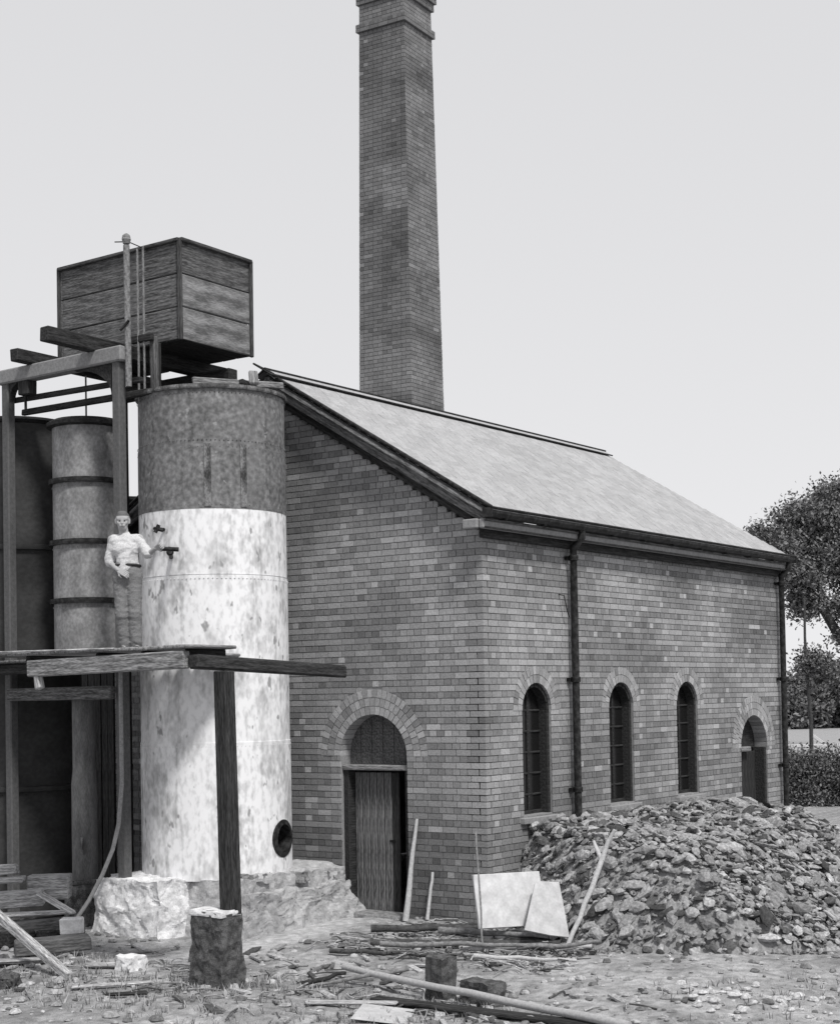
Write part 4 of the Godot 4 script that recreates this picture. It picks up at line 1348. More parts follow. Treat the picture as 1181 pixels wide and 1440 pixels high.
	mo.tube([Vector3(-0.022, -0.057, 0.098), Vector3(0, -0.059, 0.103), Vector3(0.022, -0.057, 0.098)], [0.002, 0.0035, 0.002], 6, Color.WHITE)
	built("mouth", mo, M.dark, t, W * Transform3D(hb, head))

# ---------------------------------------------------------------- ground, heap, rubbish
var gnoise := FastNoiseLite.new()

func ground_y(x: float, z: float) -> float:
	var d := Vector2(x + 2.0, z).length()
	var near := clampf((60.0 - d) / 30.0, 0.0, 1.0)
	var h := gnoise.get_noise_2d(x * 0.7, z * 0.7) * 0.07 + gnoise.get_noise_2d(x * 4.0 + 50.0, z * 4.0) * 0.028 + gnoise.get_noise_2d(x * 14.0, z * 14.0 + 90.0) * 0.013
	# a flattened cinder path from the gable door towards the viewer, the yard rises a little into rubbish beside it
	var pz := z + 1.85
	var on_path := clampf(1.0 - absf(pz + 0.15 * (x + 2.0)) / 0.7, 0.0, 1.0) * clampf(-x / 0.3, 0.0, 1.0)
	h = lerpf(h * near, 0.01 + h * 0.12, on_path * 0.8)
	if x > 0.0 and z < 0.0 and x < 10.0 and z > -6.9: h = -0.06
	# a low bank far off to the right behind the hedge
	return h

func ground_tone(x: float, z: float) -> float:
	var a := gnoise.get_noise_2d(x * 1.6 + 31.0, z * 1.6)
	var b := gnoise.get_noise_2d(x * 7.0, z * 7.0 + 13.0)
	var l := 0.42 + a * 0.2 + b * 0.16
	var on_path := clampf(1.0 - absf(z + 1.85 + 0.15 * (x + 2.0)) / 0.8, 0.0, 1.0)
	if x < 0.0 and x > -4.2: l = lerpf(l, 0.7 + b * 0.12, minf(1.0, on_path * 1.5))
	# trodden pale cinders in front of the heap
	var fr := clampf(1.0 - Vector2((x + 2.2) / 2.2, (z - 4.0) / 3.0).length(), 0.0, 1.0)
	l = lerpf(l, 0.52 + b * 0.16 + a * 0.14, clampf(fr * 2.0, 0.0, 0.8))
	return clampf(l, 0.1, 0.75)

func axis_lines(lo: float, hi: float, step: float, far: float) -> Array:
	var out := []
	var x := lo
	while x <= hi:
		out.append(x)
		x += step
	var s := step
	var y: float = out[-1]
	while y < far:
		s *= 1.22
		y += s
		out.append(y)
	s = step
	y = lo
	while y > -far:
		s *= 1.22
		y -= s
		out.push_front(y)
	return out

func build_ground() -> void:
	var xs := axis_lines(-8.5, 3.0, 0.07, 2500.0)
	var zs := axis_lines(-6.0, 7.5, 0.07, 2500.0)
	var h := []
	for z in zs:
		var row := PackedFloat32Array()
		for x in xs: row.append(ground_y(x, z))
		h.append(row)
	var v := PackedVector3Array()
	var n := PackedVector3Array()
	var c := PackedColorArray()
	var idx := PackedInt32Array()
	var w := xs.size()
	for j in zs.size():
		for i in w:
			var p := Vector3(xs[i], h[j][i], zs[j])
			v.append(p)
			var i0 := maxi(i - 1, 0)
			var i1 := mini(i + 1, w - 1)
			var j0 := maxi(j - 1, 0)
			var j1 := mini(j + 1, zs.size() - 1)
			n.append(Vector3(-(h[j][i1] - h[j][i0]) / (xs[i1] - xs[i0]), 1, -(h[j1][i] - h[j0][i]) / (zs[j1] - zs[j0])).normalized())
			var l := ground_tone(p.x, p.z) if absf(p.x) < 60 and absf(p.z) < 60 else 0.5
			c.append(Color(l, l, l))
	for j in zs.size() - 1:
		for i in w - 1:
			var a := j * w + i
			idx.append_array(PackedInt32Array([a, a + 1, a + w, a + 1, a + w + 1, a + w]))
	var arr := []
	arr.resize(Mesh.ARRAY_MAX)
	arr[Mesh.ARRAY_VERTEX] = v
	arr[Mesh.ARRAY_NORMAL] = n
	arr[Mesh.ARRAY_COLOR] = c
	arr[Mesh.ARRAY_INDEX] = idx
	var am := ArrayMesh.new()
	am.add_surface_from_arrays(Mesh.PRIMITIVE_TRIANGLES, arr)
	var g := part("ground", am, M.ground, self)
	g.set_meta("kind", "structure")
	tag(g, "rough cinder and dirt yard strewn with rubbish")

# rough angular lump, unit size, about 32 facets
func rock_shape(sd: int, flat: float) -> Dictionary:
	var r := RandomNumberGenerator.new()
	r.seed = sd
	var o := [Vector3.RIGHT, Vector3.LEFT, Vector3.UP, Vector3.DOWN, Vector3.BACK, Vector3.FORWARD]
	var tris := []
	for a in [0, 1]:
		for b in [2, 3]:
			for d in [4, 5]:
				var q := [o[a], o[b], o[d]]
				if (q[1] - q[0]).cross(q[2] - q[0]).dot(q[0] + q[1] + q[2]) < 0: q = [o[a], o[d], o[b]]
				var m0: Vector3 = (q[0] + q[1]).normalized()
				var m1: Vector3 = (q[1] + q[2]).normalized()
				var m2: Vector3 = (q[2] + q[0]).normalized()
				tris.append_array([[q[0], m0, m2], [m0, q[1], m1], [m2, m1, q[2]], [m0, m1, m2]])
	var seen := {}
	var push := func(p: Vector3) -> Vector3:
		var key := p.snapped(Vector3(0.01, 0.01, 0.01))
		if not seen.has(key):
			var k := r.randf_range(0.84, 1.12)
			var w := p * k
			w.y = clampf(w.y, -0.85, 0.9) * flat
			seen[key] = w * 0.5
		return seen[key]
	var mb := MB.new()
	for t in tris:
		mb.tri(push.call(t[0]), push.call(t[1]), push.call(t[2]), Color.WHITE)
	return {"v": mb.v, "n": mb.n, "mesh": mb.mesh()}

var rocks := []

func heap_y(x: float, z: float) -> float:
	var xl := 0.15
	if z < 1.2: xl = lerpf(0.15, -0.62, clampf(z / 1.2, 0, 1))
	elif z < 2.0: xl = lerpf(-0.62, -0.92, (z - 1.2) / 0.8)
	elif z < 3.6: xl = lerpf(-0.92, -0.72, (z - 2.0) / 1.6)
	else: xl = lerpf(-0.72, 0.1, clampf((z - 3.6) / 0.7, 0, 1))
	var a := (x - xl) * 1.25
	var b := (4.45 + 0.03 * x - z) * 0.62
	var cap := 1.20
	if x > 6.0: cap = 1.20 - (x - 6.0) * 0.1 - maxf(0.0, x - 9.7) * 0.4
	cap -= maxf(0.0, z - 0.3) * clampf((x - 4.5) / 3.0, 0.0, 1.0) * 0.42
	cap = maxf(cap, -0.2)
	if z > 0.6: cap -= (z - 0.6) * 0.06
	var e := (14.0 - x) * 0.35
	var h := minf(minf(a, b), minf(cap, e))
	if h <= 0.0: return h
	h += gnoise.get_noise_2d(x * 3.0, z * 3.0 + 200.0) * 0.10 * clampf(h * 2.0, 0, 1)
	return h

func build_heap() -> void:
	for k in 8: rocks.append(rock_shape(900 + k, [0.55, 0.7, 0.85, 0.5, 0.62, 0.75, 0.6, 0.95][k]))
	var t := thing("coke_heap", "long heap of rough grey lumps piled against the side wall", "heap", Vector3(2.0, 0, 2.0))
	var core := MB.new()
	var st := 0.16
	var x := -1.2
	while x < 14.2:
		var z := 0.02
		while z < 5.0:
			var q := []
			for d in [[0, 0], [0, 1], [1, 1], [1, 0]]:
				var px: float = x + st * d[0]
				var pz: float = z + st * d[1]
				q.append(Vector3(px, maxf(heap_y(px, pz) - 0.05, -0.08), pz))
			if heap_y(x + st * 0.5, z + st * 0.5) > -0.3:
				core.tri(q[0], q[1], q[2], Color(0.43, 0.43, 0.43))
				core.tri(q[0], q[2], q[3], Color(0.43, 0.43, 0.43))
			z += st
		x += st
	built("core", core, M.rock, t).set_meta("kind", "stuff")
	var lumps := []
	x = -1.1
	while x < 13.9:
		var gap := 0.082 if x < 3.5 else 0.12
		var z := 0.05
		while z < 4.7:
			var px := x + rng.randf_range(-0.06, 0.06)
			var pz := z + rng.randf_range(-0.06, 0.06)
			var h := heap_y(px, pz)
			if h > -0.06 and pz > 0.03:
				var nn := Vector3(-(heap_y(px + 0.1, pz) - heap_y(px - 0.1, pz)) / 0.2, 1.0, -(heap_y(px, pz + 0.1) - heap_y(px, pz - 0.1)) / 0.2).normalized()
				var s := pow(rng.randf(), 2.6) * 0.125 + 0.052
				if x > 3.5: s *= 1.3
				var fl := nn.slerp(Vector3.UP, 0.35).normalized()
				var b := Basis(Quaternion(Vector3.UP, fl)) * Basis(Vector3.UP, rng.randf() * TAU) * Basis(Vector3.RIGHT, rng.randf_range(-0.55, 0.55)) * Basis(Vector3.BACK, rng.randf_range(-0.5, 0.5))
				b = b.scaled_local(Vector3(s * rng.randf_range(1.1, 2.3), s * rng.randf_range(0.7, 1.05), s))
				var pos := Vector3(px, maxf(h, 0.0) + rng.randf_range(-0.03, 0.06), pz)
				var tone := rng.randf_range(0.3, 0.6)
				if rng.randf() < 0.12: tone = rng.randf_range(0.55, 0.75)
				if rng.randf() < 0.22: tone = rng.randf_range(0.09, 0.2)
				var dep := (pos - EYE).dot(FWD)
				var facing := nn.dot((EYE - pos).normalized())
				lumps.append([s / dep * (1.0 if facing > 0.05 else 0.1), Transform3D(b, pos), rng.randi_range(0, 7), tone])
			z += gap
		x += gap
	lumps.sort_custom(func(p, q): return p[0] > q[0])
	# fines and small coal between the lumps
	var rest := MB.new()
	for i in 5200:
		var px := rng.randf_range(-1.0, 7.5)
		var pz := rng.randf_range(0.05, 4.6)
		var h := heap_y(px, pz)
		if h < -0.08: continue
		var s := rng.randf_range(0.018, 0.06)
		add_rock(rest, Transform3D(Basis(Vector3(rng.randfn(), rng.randfn(), rng.randfn()).normalized(), rng.randf() * TAU).scaled_local(Vector3(s * 1.5, s, s)), Vector3(px, maxf(h, 0.0) + rng.randf_range(-0.01, 0.05), pz)), rng.randi_range(0, 7), rng.randf_range(0.15, 0.6))
	var tone_mats := []
	var tvals := [0.1, 0.17, 0.28, 0.34, 0.42, 0.5, 0.62, 0.76]
	for k in tvals: tone_mats.append(shade_of(M.rock, k))
	for i in lumps.size():
		var e = lumps[i]
		if i < 300:
			var best := 0
			for k in tvals.size():
				if absf(tvals[k] - e[3]) < absf(tvals[best] - e[3]): best = k
			var o := part("coke_lump", rocks[e[2]].mesh, tone_mats[best], self, e[1])
			tag(o, "rough grey lump lying loose on the face of the big heap by the wall", "lump", "loose lumps on the heap")
		else:
			var m: Dictionary = rocks[e[2]]
			var tr: Transform3D = e[1]
			var c := Color(e[3], e[3], e[3])
			var v: PackedVector3Array = m.v
			var n: PackedVector3Array = m.n
			var ib := tr.basis.inverse().transposed()
			for k in v.size():
				rest.v.append(tr * v[k])
				rest.n.append((ib * n[k]).normalized())
				rest.c.append(c)
				rest.uv.append(Vector2.ZERO)
	built("lumps", rest, M.rock, t).set_meta("kind", "stuff")

func on_ground(x: float, z: float, up := 0.0) -> Vector3:
	return Vector3(x, ground_y(x, z) + up, z)

func single(o: Node, label: String, category: String, group := "") -> void:
	tag(o, label, category, group)

func build_yard() -> void:
	# white sheets leaning on the end of the heap
	var a := MB.new()
	a.chamfer_box(Transform3D.IDENTITY, Vector3(0.94, 0.64, 0.022), 0.004, Color.WHITE, 0.012, rng)
	var sx := Vector3(0.86, -0.03, 0.43).normalized()
	var sy := Vector3(0.17, 0.60, -0.11).normalized()
	sy = (sy - sx * sy.dot(sx)).normalized()
	single(built("white_sheet", a, M.sheet, self, Transform3D(Basis(sx, sy, sx.cross(sy)), Vector3(-1.06, 0.53, 1.0))), "clean white rectangular sheet leaning by the house corner", "sheet")
	var b := MB.new()
	var pl := [Vector3(-0.30, -0.30, 0), Vector3(0.02, -0.37, 0), Vector3(0.27, -0.40, 0), Vector3(0.31, 0.33, 0), Vector3(0.04, 0.34, 0), Vector3(-0.02, 0.31, 0)]
	for i in range(1, pl.size() - 1):
		b.tri(pl[0] + Vector3(0, 0, 0.011), pl[i] + Vector3(0, 0, 0.011), pl[i + 1] + Vector3(0, 0, 0.011), Color.WHITE)
		b.tri(pl[0] - Vector3(0, 0, 0.011), pl[i + 1] - Vector3(0, 0, 0.011), pl[i] - Vector3(0, 0, 0.011), Color.WHITE)
	for i in pl.size():
		var p: Vector3 = pl[i]
		var q: Vector3 = pl[(i + 1) % pl.size()]
		b.quad(p - Vector3(0, 0, 0.011), q - Vector3(0, 0, 0.011), q + Vector3(0, 0, 0.011), p + Vector3(0, 0, 0.011), Color.WHITE)
	var bx := Vector3(0.80, -0.06, 0.5).normalized()
	var by := Vector3(0.42, 0.62, -0.22).normalized()
	by = (by - bx * by.dot(bx)).normalized()
	single(built("white_sheet", b, M.sheetgrey, self, Transform3D(Basis(bx, by, bx.cross(by)), Vector3(-0.93, 0.45, 1.37))), "greyer slanting sheet overlapping the white one beside the heap", "sheet")
	# stakes and poles
	single(rod("stake", self, pole_points(Vector3(-0.30, 0.03, -1.12), Vector3(-0.03, 1.36, -1.10), 0.012), 0.045, M.barepole, 8, 0.022), "tall pale stake leaning on the brickwork beside the gable door", "stake")
	single(rod("stake", self, pole_points(Vector3(-0.2, 0.05, -0.84), Vector3(-0.03, 0.66, -0.86), 0.008), 0.026, M.barepole, 8, 0.02), "short pale stake against the gable, right of the taller stake", "stake")
	single(rod("thin_pole", self, pole_points(Vector3(-1.9, 0.05, 1.16), Vector3(-1.35, 1.36, 0.72), 0.006), 0.013, M.greypole, 6), "thin grey pole standing upright in front of the white sheet", "pole")
	var fk := rod("forked_branch", self, pole_points(Vector3(-1.05, 0.02, 1.78), Vector3(-0.52, 1.02, 1.98), 0.012), 0.028, M.barepole, 8, 0.034)
	single(fk, "pale forked branch propped against the face of the heap", "branch")
	rod("fork", fk, [Vector3(-0.53, 1.0, 1.98), Vector3(-0.44, 1.22, 2.02), Vector3(-0.42, 1.36, 2.10)], 0.034, M.barepole, 8, 0.02)
	rod("fork", fk, [Vector3(-0.53, 1.0, 1.98), Vector3(-0.46, 1.15, 1.86), Vector3(-0.36, 1.2, 1.78)], 0.03, M.barepole, 8, 0.018)
	single(rod("pole", self, pole_points(Vector3(0.9, 0.28, 4.3), Vector3(2.2, 0.42, 3.3), 0.01), 0.02, M.barepole, 7), "pale stick lying up the foot of the heap at the picture edge", "stick")
	# long pale pole across the front
	single(rod("long_pole", self, pole_points(on_ground(-4.05, 0.82, 0.16), on_ground(-4.80, 4.6, 0.08), 0.03, 9), 0.034, M.weatherpole, 10, 0.042), "long pale pole lying across the foreground rubbish", "pole")
	single(rod("broken_branch", self, pole_points(on_ground(-4.5, 0.85, 0.05), on_ground(-3.95, 1.6, 0.22), 0.02, 6), 0.02, M.greypole, 7, 0.026), "crooked broken branch crossing the end of the long pale pole", "branch")
	single(rod("broken_branch", self, pole_points(on_ground(-4.6, 0.7, 0.05), on_ground(-4.3, 1.05, 0.16), 0.03, 6), 0.03, M.darkwood, 7, 0.02), "short dark curved branch left of the long pale pole's tip", "branch")
	single(timber("plank", self, on_ground(-4.75, 1.75, 0.05), on_ground(-4.70, 4.3, 0.03), 0.04, 0.16, M.darkwood), "dark plank lying under the long pale pole", "plank")
	var ws := MB.new()
	ws.chamfer_box(Transform3D.IDENTITY, Vector3(0.62, 0.02, 0.5), 0.004, Color.WHITE, 0.03, rng)
	single(built("white_board", ws, M.sheetgrey, self, Transform3D(Basis(Vector3.UP, 0.5).rotated(Vector3.RIGHT, 0.12), on_ground(-5.25, 2.25, 0.05))), "white board lying flat at the bottom edge of the photo", "board")
	single(timber("plank", self, on_ground(-5.25, 1.3, 0.04), on_ground(-4.9, 2.15, 0.08), 0.03, 0.09, M.palewood), "short pale plank pointing at the white board", "plank")
	# two dark blocks
	var c1 := MB.new()
	lump_block(c1, Vector3(0, 0.2, 0), Vector3(0.20, 0.48, 0.26), 0.018, 71, 0.02, 6)
	single(built("dark_block", c1, M.concretedark, self, Transform3D(Basis(Vector3.UP, -0.25), on_ground(-4.18, 2.16))), "upright dark block standing behind the long pale pole", "block")
	var c2 := MB.new()
	lump_block(c2, Vector3(0, 0.11, 0), Vector3(0.24, 0.27, 0.44), 0.014, 73, 0.02, 6)
	single(built("dark_block", c2, M.concretedark, self, Transform3D(Basis(Vector3.UP, -0.3), on_ground(-4.12, 2.62))), "low dark block lying just right of the upright one", "block")
	# logs and branches lying before the gable
	var logs := [
		[-2.2, -0.25, -0.9, 1.6, 0.06, "thick dark log", 0], [-1.6, -0.7, -0.7, 0.3, 0.05, "dark short log nearest the stakes", 0], [-2.6, 0.2, -1.4, 2.0, 0.035, "long grey branch", 1],
		[-2.9, -0.3, -2.35, 1.1, 0.03, "thin dark branch on the cinders", 0], [-2.0, 0.9, -1.2, 2.2, 0.04, "pale stripped branch", 2], [-1.35, 0.15, -1.0, 1.5, 0.045, "grey log in front of the sheets", 1],
		[-2.3, 1.3, -1.9, 2.4, 0.03, "thin pale branch nearest the blocks", 2], [-1.0, -0.35, -0.55, 0.45, 0.04, "dark log at the wall foot", 0], [-1.7, 1.5, -1.25, 2.35, 0.035, "grey branch beside the heap foot", 1]]
	for i in logs.size():
		var l = logs[i]
		var m: Material = [M.bark, M.greypole, M.barepole][l[6]]
		var up := 0.05 + 0.045 * (i % 3)
		single(rod("log" if l[4] > 0.038 else "branch", self, pole_points(on_ground(l[0], l[1], up), on_ground(l[2], l[3], up + rng.randf_range(-0.03, 0.05)), 0.03, 8), l[4], m, 9, l[4] * 0.6), l[5] + " in the brushwood before the gable", "log" if l[4] > 0.038 else "branch")
	single(rod("log", self, pole_points(on_ground(-1.15, 1.05, 0.07), on_ground(-0.9, 1.45, 0.12), 0.01, 5), 0.055, M.darkwood, 9), "stubby dark log under the slanting sheet", "log")
	# brushwood: countless twigs
	var tw := MB.new()
	for i in 520:
		var u := rng.randf()
		var p := Vector3(rng.randf_range(-2.7, -0.35), 0, rng.randf_range(-0.75, 2.3))
		if i > 330: p = Vector3(rng.randf_range(-5.9, -3.6), 0, rng.randf_range(-2.6, 4.4))
		var an := rng.randf() * TAU
		var l := rng.randf_range(0.08, 0.42)
		var q := p + Vector3(cos(an), 0, sin(an)) * l
		var up := rng.randf_range(0.01, 0.10 if i <= 330 else 0.04)
		var A := on_ground(p.x, p.z, up)
		var B := on_ground(q.x, q.z, up * rng.randf_range(0.3, 1.5))
		var g := rng.randf_range(0.08, 0.7)
		tw.tube([A, (A + B) * 0.5 + Vector3(0, rng.randf_range(-0.01, 0.03), 0), B], [0.011, 0.009, 0.005], 5, Color(g, g, g), false)
	var twn := built("brushwood", tw, M.rock, self)
	twn.set_meta("kind", "stuff")
	tag(twn, "scattered twigs and splinters lying about the yard", "twigs")
	# clods, cinders and stones
	var cl := MB.new()
	for i in 3400:
		var p := Vector3(rng.randf_range(-7.0, 0.2), 0, rng.randf_range(-5.0, 6.5))
		if p.x > -0.9 and p.z > -0.2 and p.z < 4.2: continue
		if absf(p.z + 1.85 + 0.15 * (p.x + 2)) < 0.6 and p.x < 0 and p.x > -4.2 and rng.randf() < 0.9: continue
		var s := pow(rng.randf(), 3.5) * 0.10 + 0.014
		if p.x < -3.5 and p.z < 0.5: s *= 1.25
		var tone := rng.randf_range(0.2, 0.75)
		add_rock(cl, Transform3D(Basis(Vector3.UP, rng.randf() * TAU).scaled_local(Vector3(s * 1.3, s, s)), on_ground(p.x, p.z, s * 0.1)), rng.randi_range(0, 7), tone)
	# pale stones near the bottom right
	for i in 70:
		var p := Vector3(-2.75 + rng.randfn(0, 0.32), 0, 4.75 + rng.randfn(0, 0.33))
		var s := rng.randf_range(0.03, 0.12)
		add_rock(cl, Transform3D(Basis(Vector3.UP, rng.randf() * TAU).scaled_local(Vector3(s * 1.3, s, s)), on_ground(p.x, p.z, s * 0.15)), rng.randi_range(0, 7), rng.randf_range(0.7, 0.9))
	# flat chips and board ends
	for i in 150:
		var p := Vector3(rng.randf_range(-6.3, -2.9), 0, rng.randf_range(-3.0, 4.6))
		if i > 110: p = Vector3(rng.randf_range(-2.6, -0.7), 0, rng.randf_range(-0.7, 2.2))
		var tone := rng.randf_range(0.1, 0.85)
		cl.box(Transform3D(Basis(Vector3.UP, rng.randf_range(-0.7, 0.3) - 0.6).rotated(Vector3.RIGHT, rng.randf_range(-0.15, 0.15)), on_ground(p.x, p.z, 0.02)), Vector3(rng.randf_range(0.03, 0.1), 0.022, rng.randf_range(0.1, 0.42)), Color(tone, tone, tone))
	var cn := built("rubble", cl, M.rock, self)
	cn.set_meta("kind", "stuff")
	tag(cn, "loose cinders, clods and small stones strewn over the yard", "rubble")
	# grass tufts
	var gm := MB.new()
	for i in 760:
		var p := Vector3(rng.randf_range(-6.6, -4.2), 0, rng.randf_range(-3.2, 3.2))
		if i > 590: p = Vector3(-2.6 + rng.randfn(0, 0.6), 0, 4.9 + rng.randfn(0, 0.6))
		if i > 640: p = Vector3(-4.95 + rng.randfn(0, 0.35), 0, -0.1 + rng.randfn(0, 0.35))
		if Vector2(p.x + 4.98, p.z + 0.12).length() < 0.22: continue
		var g := rng.randf_range(0.12, 0.4)
		for k in 5:
			var an := rng.randf() * TAU
			var d := Vector3(cos(an), 0, sin(an))
			var hgt := rng.randf_range(0.03, 0.11)
			var o := on_ground(p.x + d.x * 0.02, p.z + d.z * 0.02, -0.01)
			var sd := Vector3(-d.z, 0, d.x) * 0.006
			var tip := o + d * hgt * rng.randf_range(0.2, 0.9) + Vector3.UP * hgt
			var mid := o.lerp(tip, 0.5) + Vector3.UP * hgt * 0.12
			gm.quad(o - sd, o + sd, mid + sd * 0.7, mid - sd * 0.7, Color(g, g, g))
			gm.tri(mid - sd * 0.7, mid + sd * 0.7, tip, Color(g, g, g))
	var gn := built("grass", gm, M.leaf, self)
	gn.set_meta("kind", "stuff")
	tag(gn, "short tufts of grass growing among the rubbish", "grass")
	build_lumber()

func add_rock(mb: MB, tr: Transform3D, k: int, tone: float) -> void:
	var m: Dictionary = rocks[k]
	var v: PackedVector3Array = m.v
	var n: PackedVector3Array = m.n
	var ib := tr.basis.inverse().transposed()
	var c := Color(tone, tone, tone)
	for i in v.size():
		mb.v.append(tr * v[i])
		mb.n.append((ib * n[i]).normalized())
		mb.c.append(c)
		mb.uv.append(Vector2.ZERO)

func build_lumber() -> void:
	var rows := [
		["beam", Vector3(-4.01, 0.84, -5.32), Vector3(-3.67, 0.87, -4.83), 0.14, 0.2, M.weatherwood, "short pale slab on the very top of the lumber stack"],
		["plank", Vector3(-4.06, 0.72, -5.12), Vector3(-3.71, 0.75, -4.64), 0.07, 0.22, M.weatherwood, "grey board second from the top of the lumber stack"],
		["beam", Vector3(-4.27, 0.49, -5.00), Vector3(-3.67, 0.54, -4.33), 0.2, 0.24, M.weatherwood, "thick grey balk in the middle of the lumber stack"],
		["plank", Vector3(-3.83, 0.61, -4.22), Vector3(-3.72, 0.37, -3.73), 0.035, 0.14, M.palewood, "pale board end slanting down the right side of the stack"],
		["plank", Vector3(-4.36, 0.36, -4.62), Vector3(-3.69, 0.39, -3.85), 0.05, 0.26, M.palewood, "pale wide board below the thick grey balk"],
		["beam", Vector3(-4.40, 0.20, -4.43), Vector3(-3.80, 0.26, -3.85), 0.17, 0.2, M.oldwood, "dark balk end under the pale wide board"],
		["beam", Vector3(-4.87, 0.13, -3.46), Vector3(-4.15, 0.15, -2.96), 0.17, 0.24, M.oldwood, "lowest dark balk with pale top jutting out of the stack"],
		["block", Vector3(-4.01, 0.26, -3.62), Vector3(-3.85, 0.26, -3.41), 0.2, 0.2, M.lime, "small whitewashed block between lumber stack and hose"],
		["plank", Vector3(-5.45, 0.06, -3.38), Vector3(-4.88, 0.06, -2.77), 0.05, 0.3, M.weatherwood, "grey board lying under the lowest dark balk"],
		["board", Vector3(-4.92, 0.05, -2.20), Vector3(-4.66, 0.05, -1.85), 0.05, 0.12, M.palewood, "pale flat board lying right of the lumber stack"],
		["plank", Vector3(-5.88, 0.04, -1.34), Vector3(-5.24, 0.04, -0.81), 0.03, 0.08, M.palewood, "thin pale lath lying flat left of the concrete pier"],
		["plank", Vector3(-6.00, 0.04, -0.71), Vector3(-5.69, 0.04, -0.41), 0.04, 0.09, M.darkwood, "dark short board just in front of the thin lath"],
		["beam", Vector3(-3.51, 0.62, -4.79), Vector3(-3.20, 0.62, -4.36), 0.3, 0.3, M.weatherwood, "weathered grey box behind the lumber stack"],
	]
	for e in rows:
		var a: Vector3 = e[1]
		var b: Vector3 = e[2]
		single(timber(e[0], self, a, b, e[3], e[4], e[5], rng.randf_range(-0.06, 0.06), 0.015, 0.012), e[6], "timber" if e[0] != "block" else "block", "" if e[0] == "block" else "timbers of the lumber stack")
	single(timber("leaning_pole", self, Vector3(-5.07, 0.65, -3.71), Vector3(-5.45, 0.03, -1.85), 0.11, 0.09, M.palewood), "pale squared pole leaning diagonally against the lumber stack", "pole")
	var st := MB.new()
	lump_block(st, Vector3.ZERO, Vector3(0.28, 0.17, 0.24), 0.018, 91, 0.05, 6)
	single(built("white_stone", st, M.lime, self, Transform3D(Basis.IDENTITY, Vector3(-4.64, 0.07, -1.75))), "white lump of stone at the end of the pale flat board", "stone")
	var s2 := MB.new()
	lump_block(s2, Vector3.ZERO, Vector3(0.2, 0.18, 0.26), 0.04, 95, 0.05, 6)
	single(built("dark_stone", s2, M.concretedark, self, Transform3D(Basis.IDENTITY, Vector3(-6.06, 0.06, -2.15))), "dark round stone at the left edge below the lumber", "stone")
	# filling under the stack so that the timbers rest on something
	for k in 7:
		var x := -4.7 + 0.16 * k
		var z := -4.9 + 0.19 * k
		single(timber("sleeper", self, Vector3(x - 0.35, 0.10, z - 0.1), Vector3(x + 0.45, 0.10, z - 0.35), 0.2, 0.2, M.darkwood), "dark sleeper under the lumber stack, mostly hidden by the balks above", "timber", "sleepers under the lumber stack")

# ---------------------------------------------------------------- trees, hedge, fence
func leaf_mesh(r: RandomNumberGenerator, cnt: int, size: float) -> ArrayMesh:
	var mb := MB.new()
	for k in cnt:
		var o := Vector3(r.randfn(0, 0.32), r.randfn(0, 0.25), r.randfn(0, 0.32))
		var b := Basis(Vector3(r.randfn(), r.randfn(), r.randfn()).normalized(), r.randf() * TAU)
		var s := size * r.randf_range(0.7, 1.3)
		mb.tri(o + b * Vector3(-s, 0, 0), o + b * Vector3(0, 0.15 * s, -s * 0.55), o + b * Vector3(s, 0, 0), Color.WHITE)
		mb.tri(o + b * Vector3(-s, 0, 0), o + b * Vector3(s, 0, 0), o + b * Vector3(0, 0.15 * s, s * 0.55), Color.WHITE)
	return mb.mesh()

# clumps: [centre, radii, count]
func foliage(called: String, par: Node, clumps: Array, unit: float, cnt: int, leaf: float, sd: int, lo: float, hi: float) -> void:
	var r := RandomNumberGenerator.new()
	r.seed = sd
	var mm := MultiMesh.new()
	mm.transform_format = MultiMesh.TRANSFORM_3D
	mm.use_colors = true
	mm.mesh = leaf_mesh(r, cnt, leaf)
	var xs := []
	var o := xf_of(par).origin
	for c in clumps:
		for i in c[2]:
			var d := Vector3(r.randfn(), r.randfn(), r.randfn()).normalized() * pow(r.randf(), 0.45)
			var p: Vector3 = c[0] + Vector3(d.x * c[1].x, d.y * c[1].y, d.z * c[1].z)
			var b := Basis(Vector3(r.randfn(), r.randfn(), r.randfn()).normalized(), r.randf() * TAU).scaled(Vector3.ONE * unit * r.randf_range(0.6, 1.3))
			xs.append([Transform3D(b, p - o), r.randf_range(lo, hi)])
	mm.instance_count = xs.size()
	for i in xs.size():
		mm.set_instance_transform(i, xs[i][0])
		mm.set_instance_color(i, Color(xs[i][1], xs[i][1], xs[i][1]))
	var mi := MultiMeshInstance3D.new()
	mi.name = numbered(par, called)
	mi.multimesh = mm
	mi.material_override = M.leaf
	par.add_child(mi, true)
	mi.set_meta("kind", "stuff")

func limb(par: Node, called: String, a: Vector3, b: Vector3, r0: float, r1: float, bend: float) -> void:
	rod(called, par, pole_points(a, b, bend, 6), r0, M.bark, 8, r1)

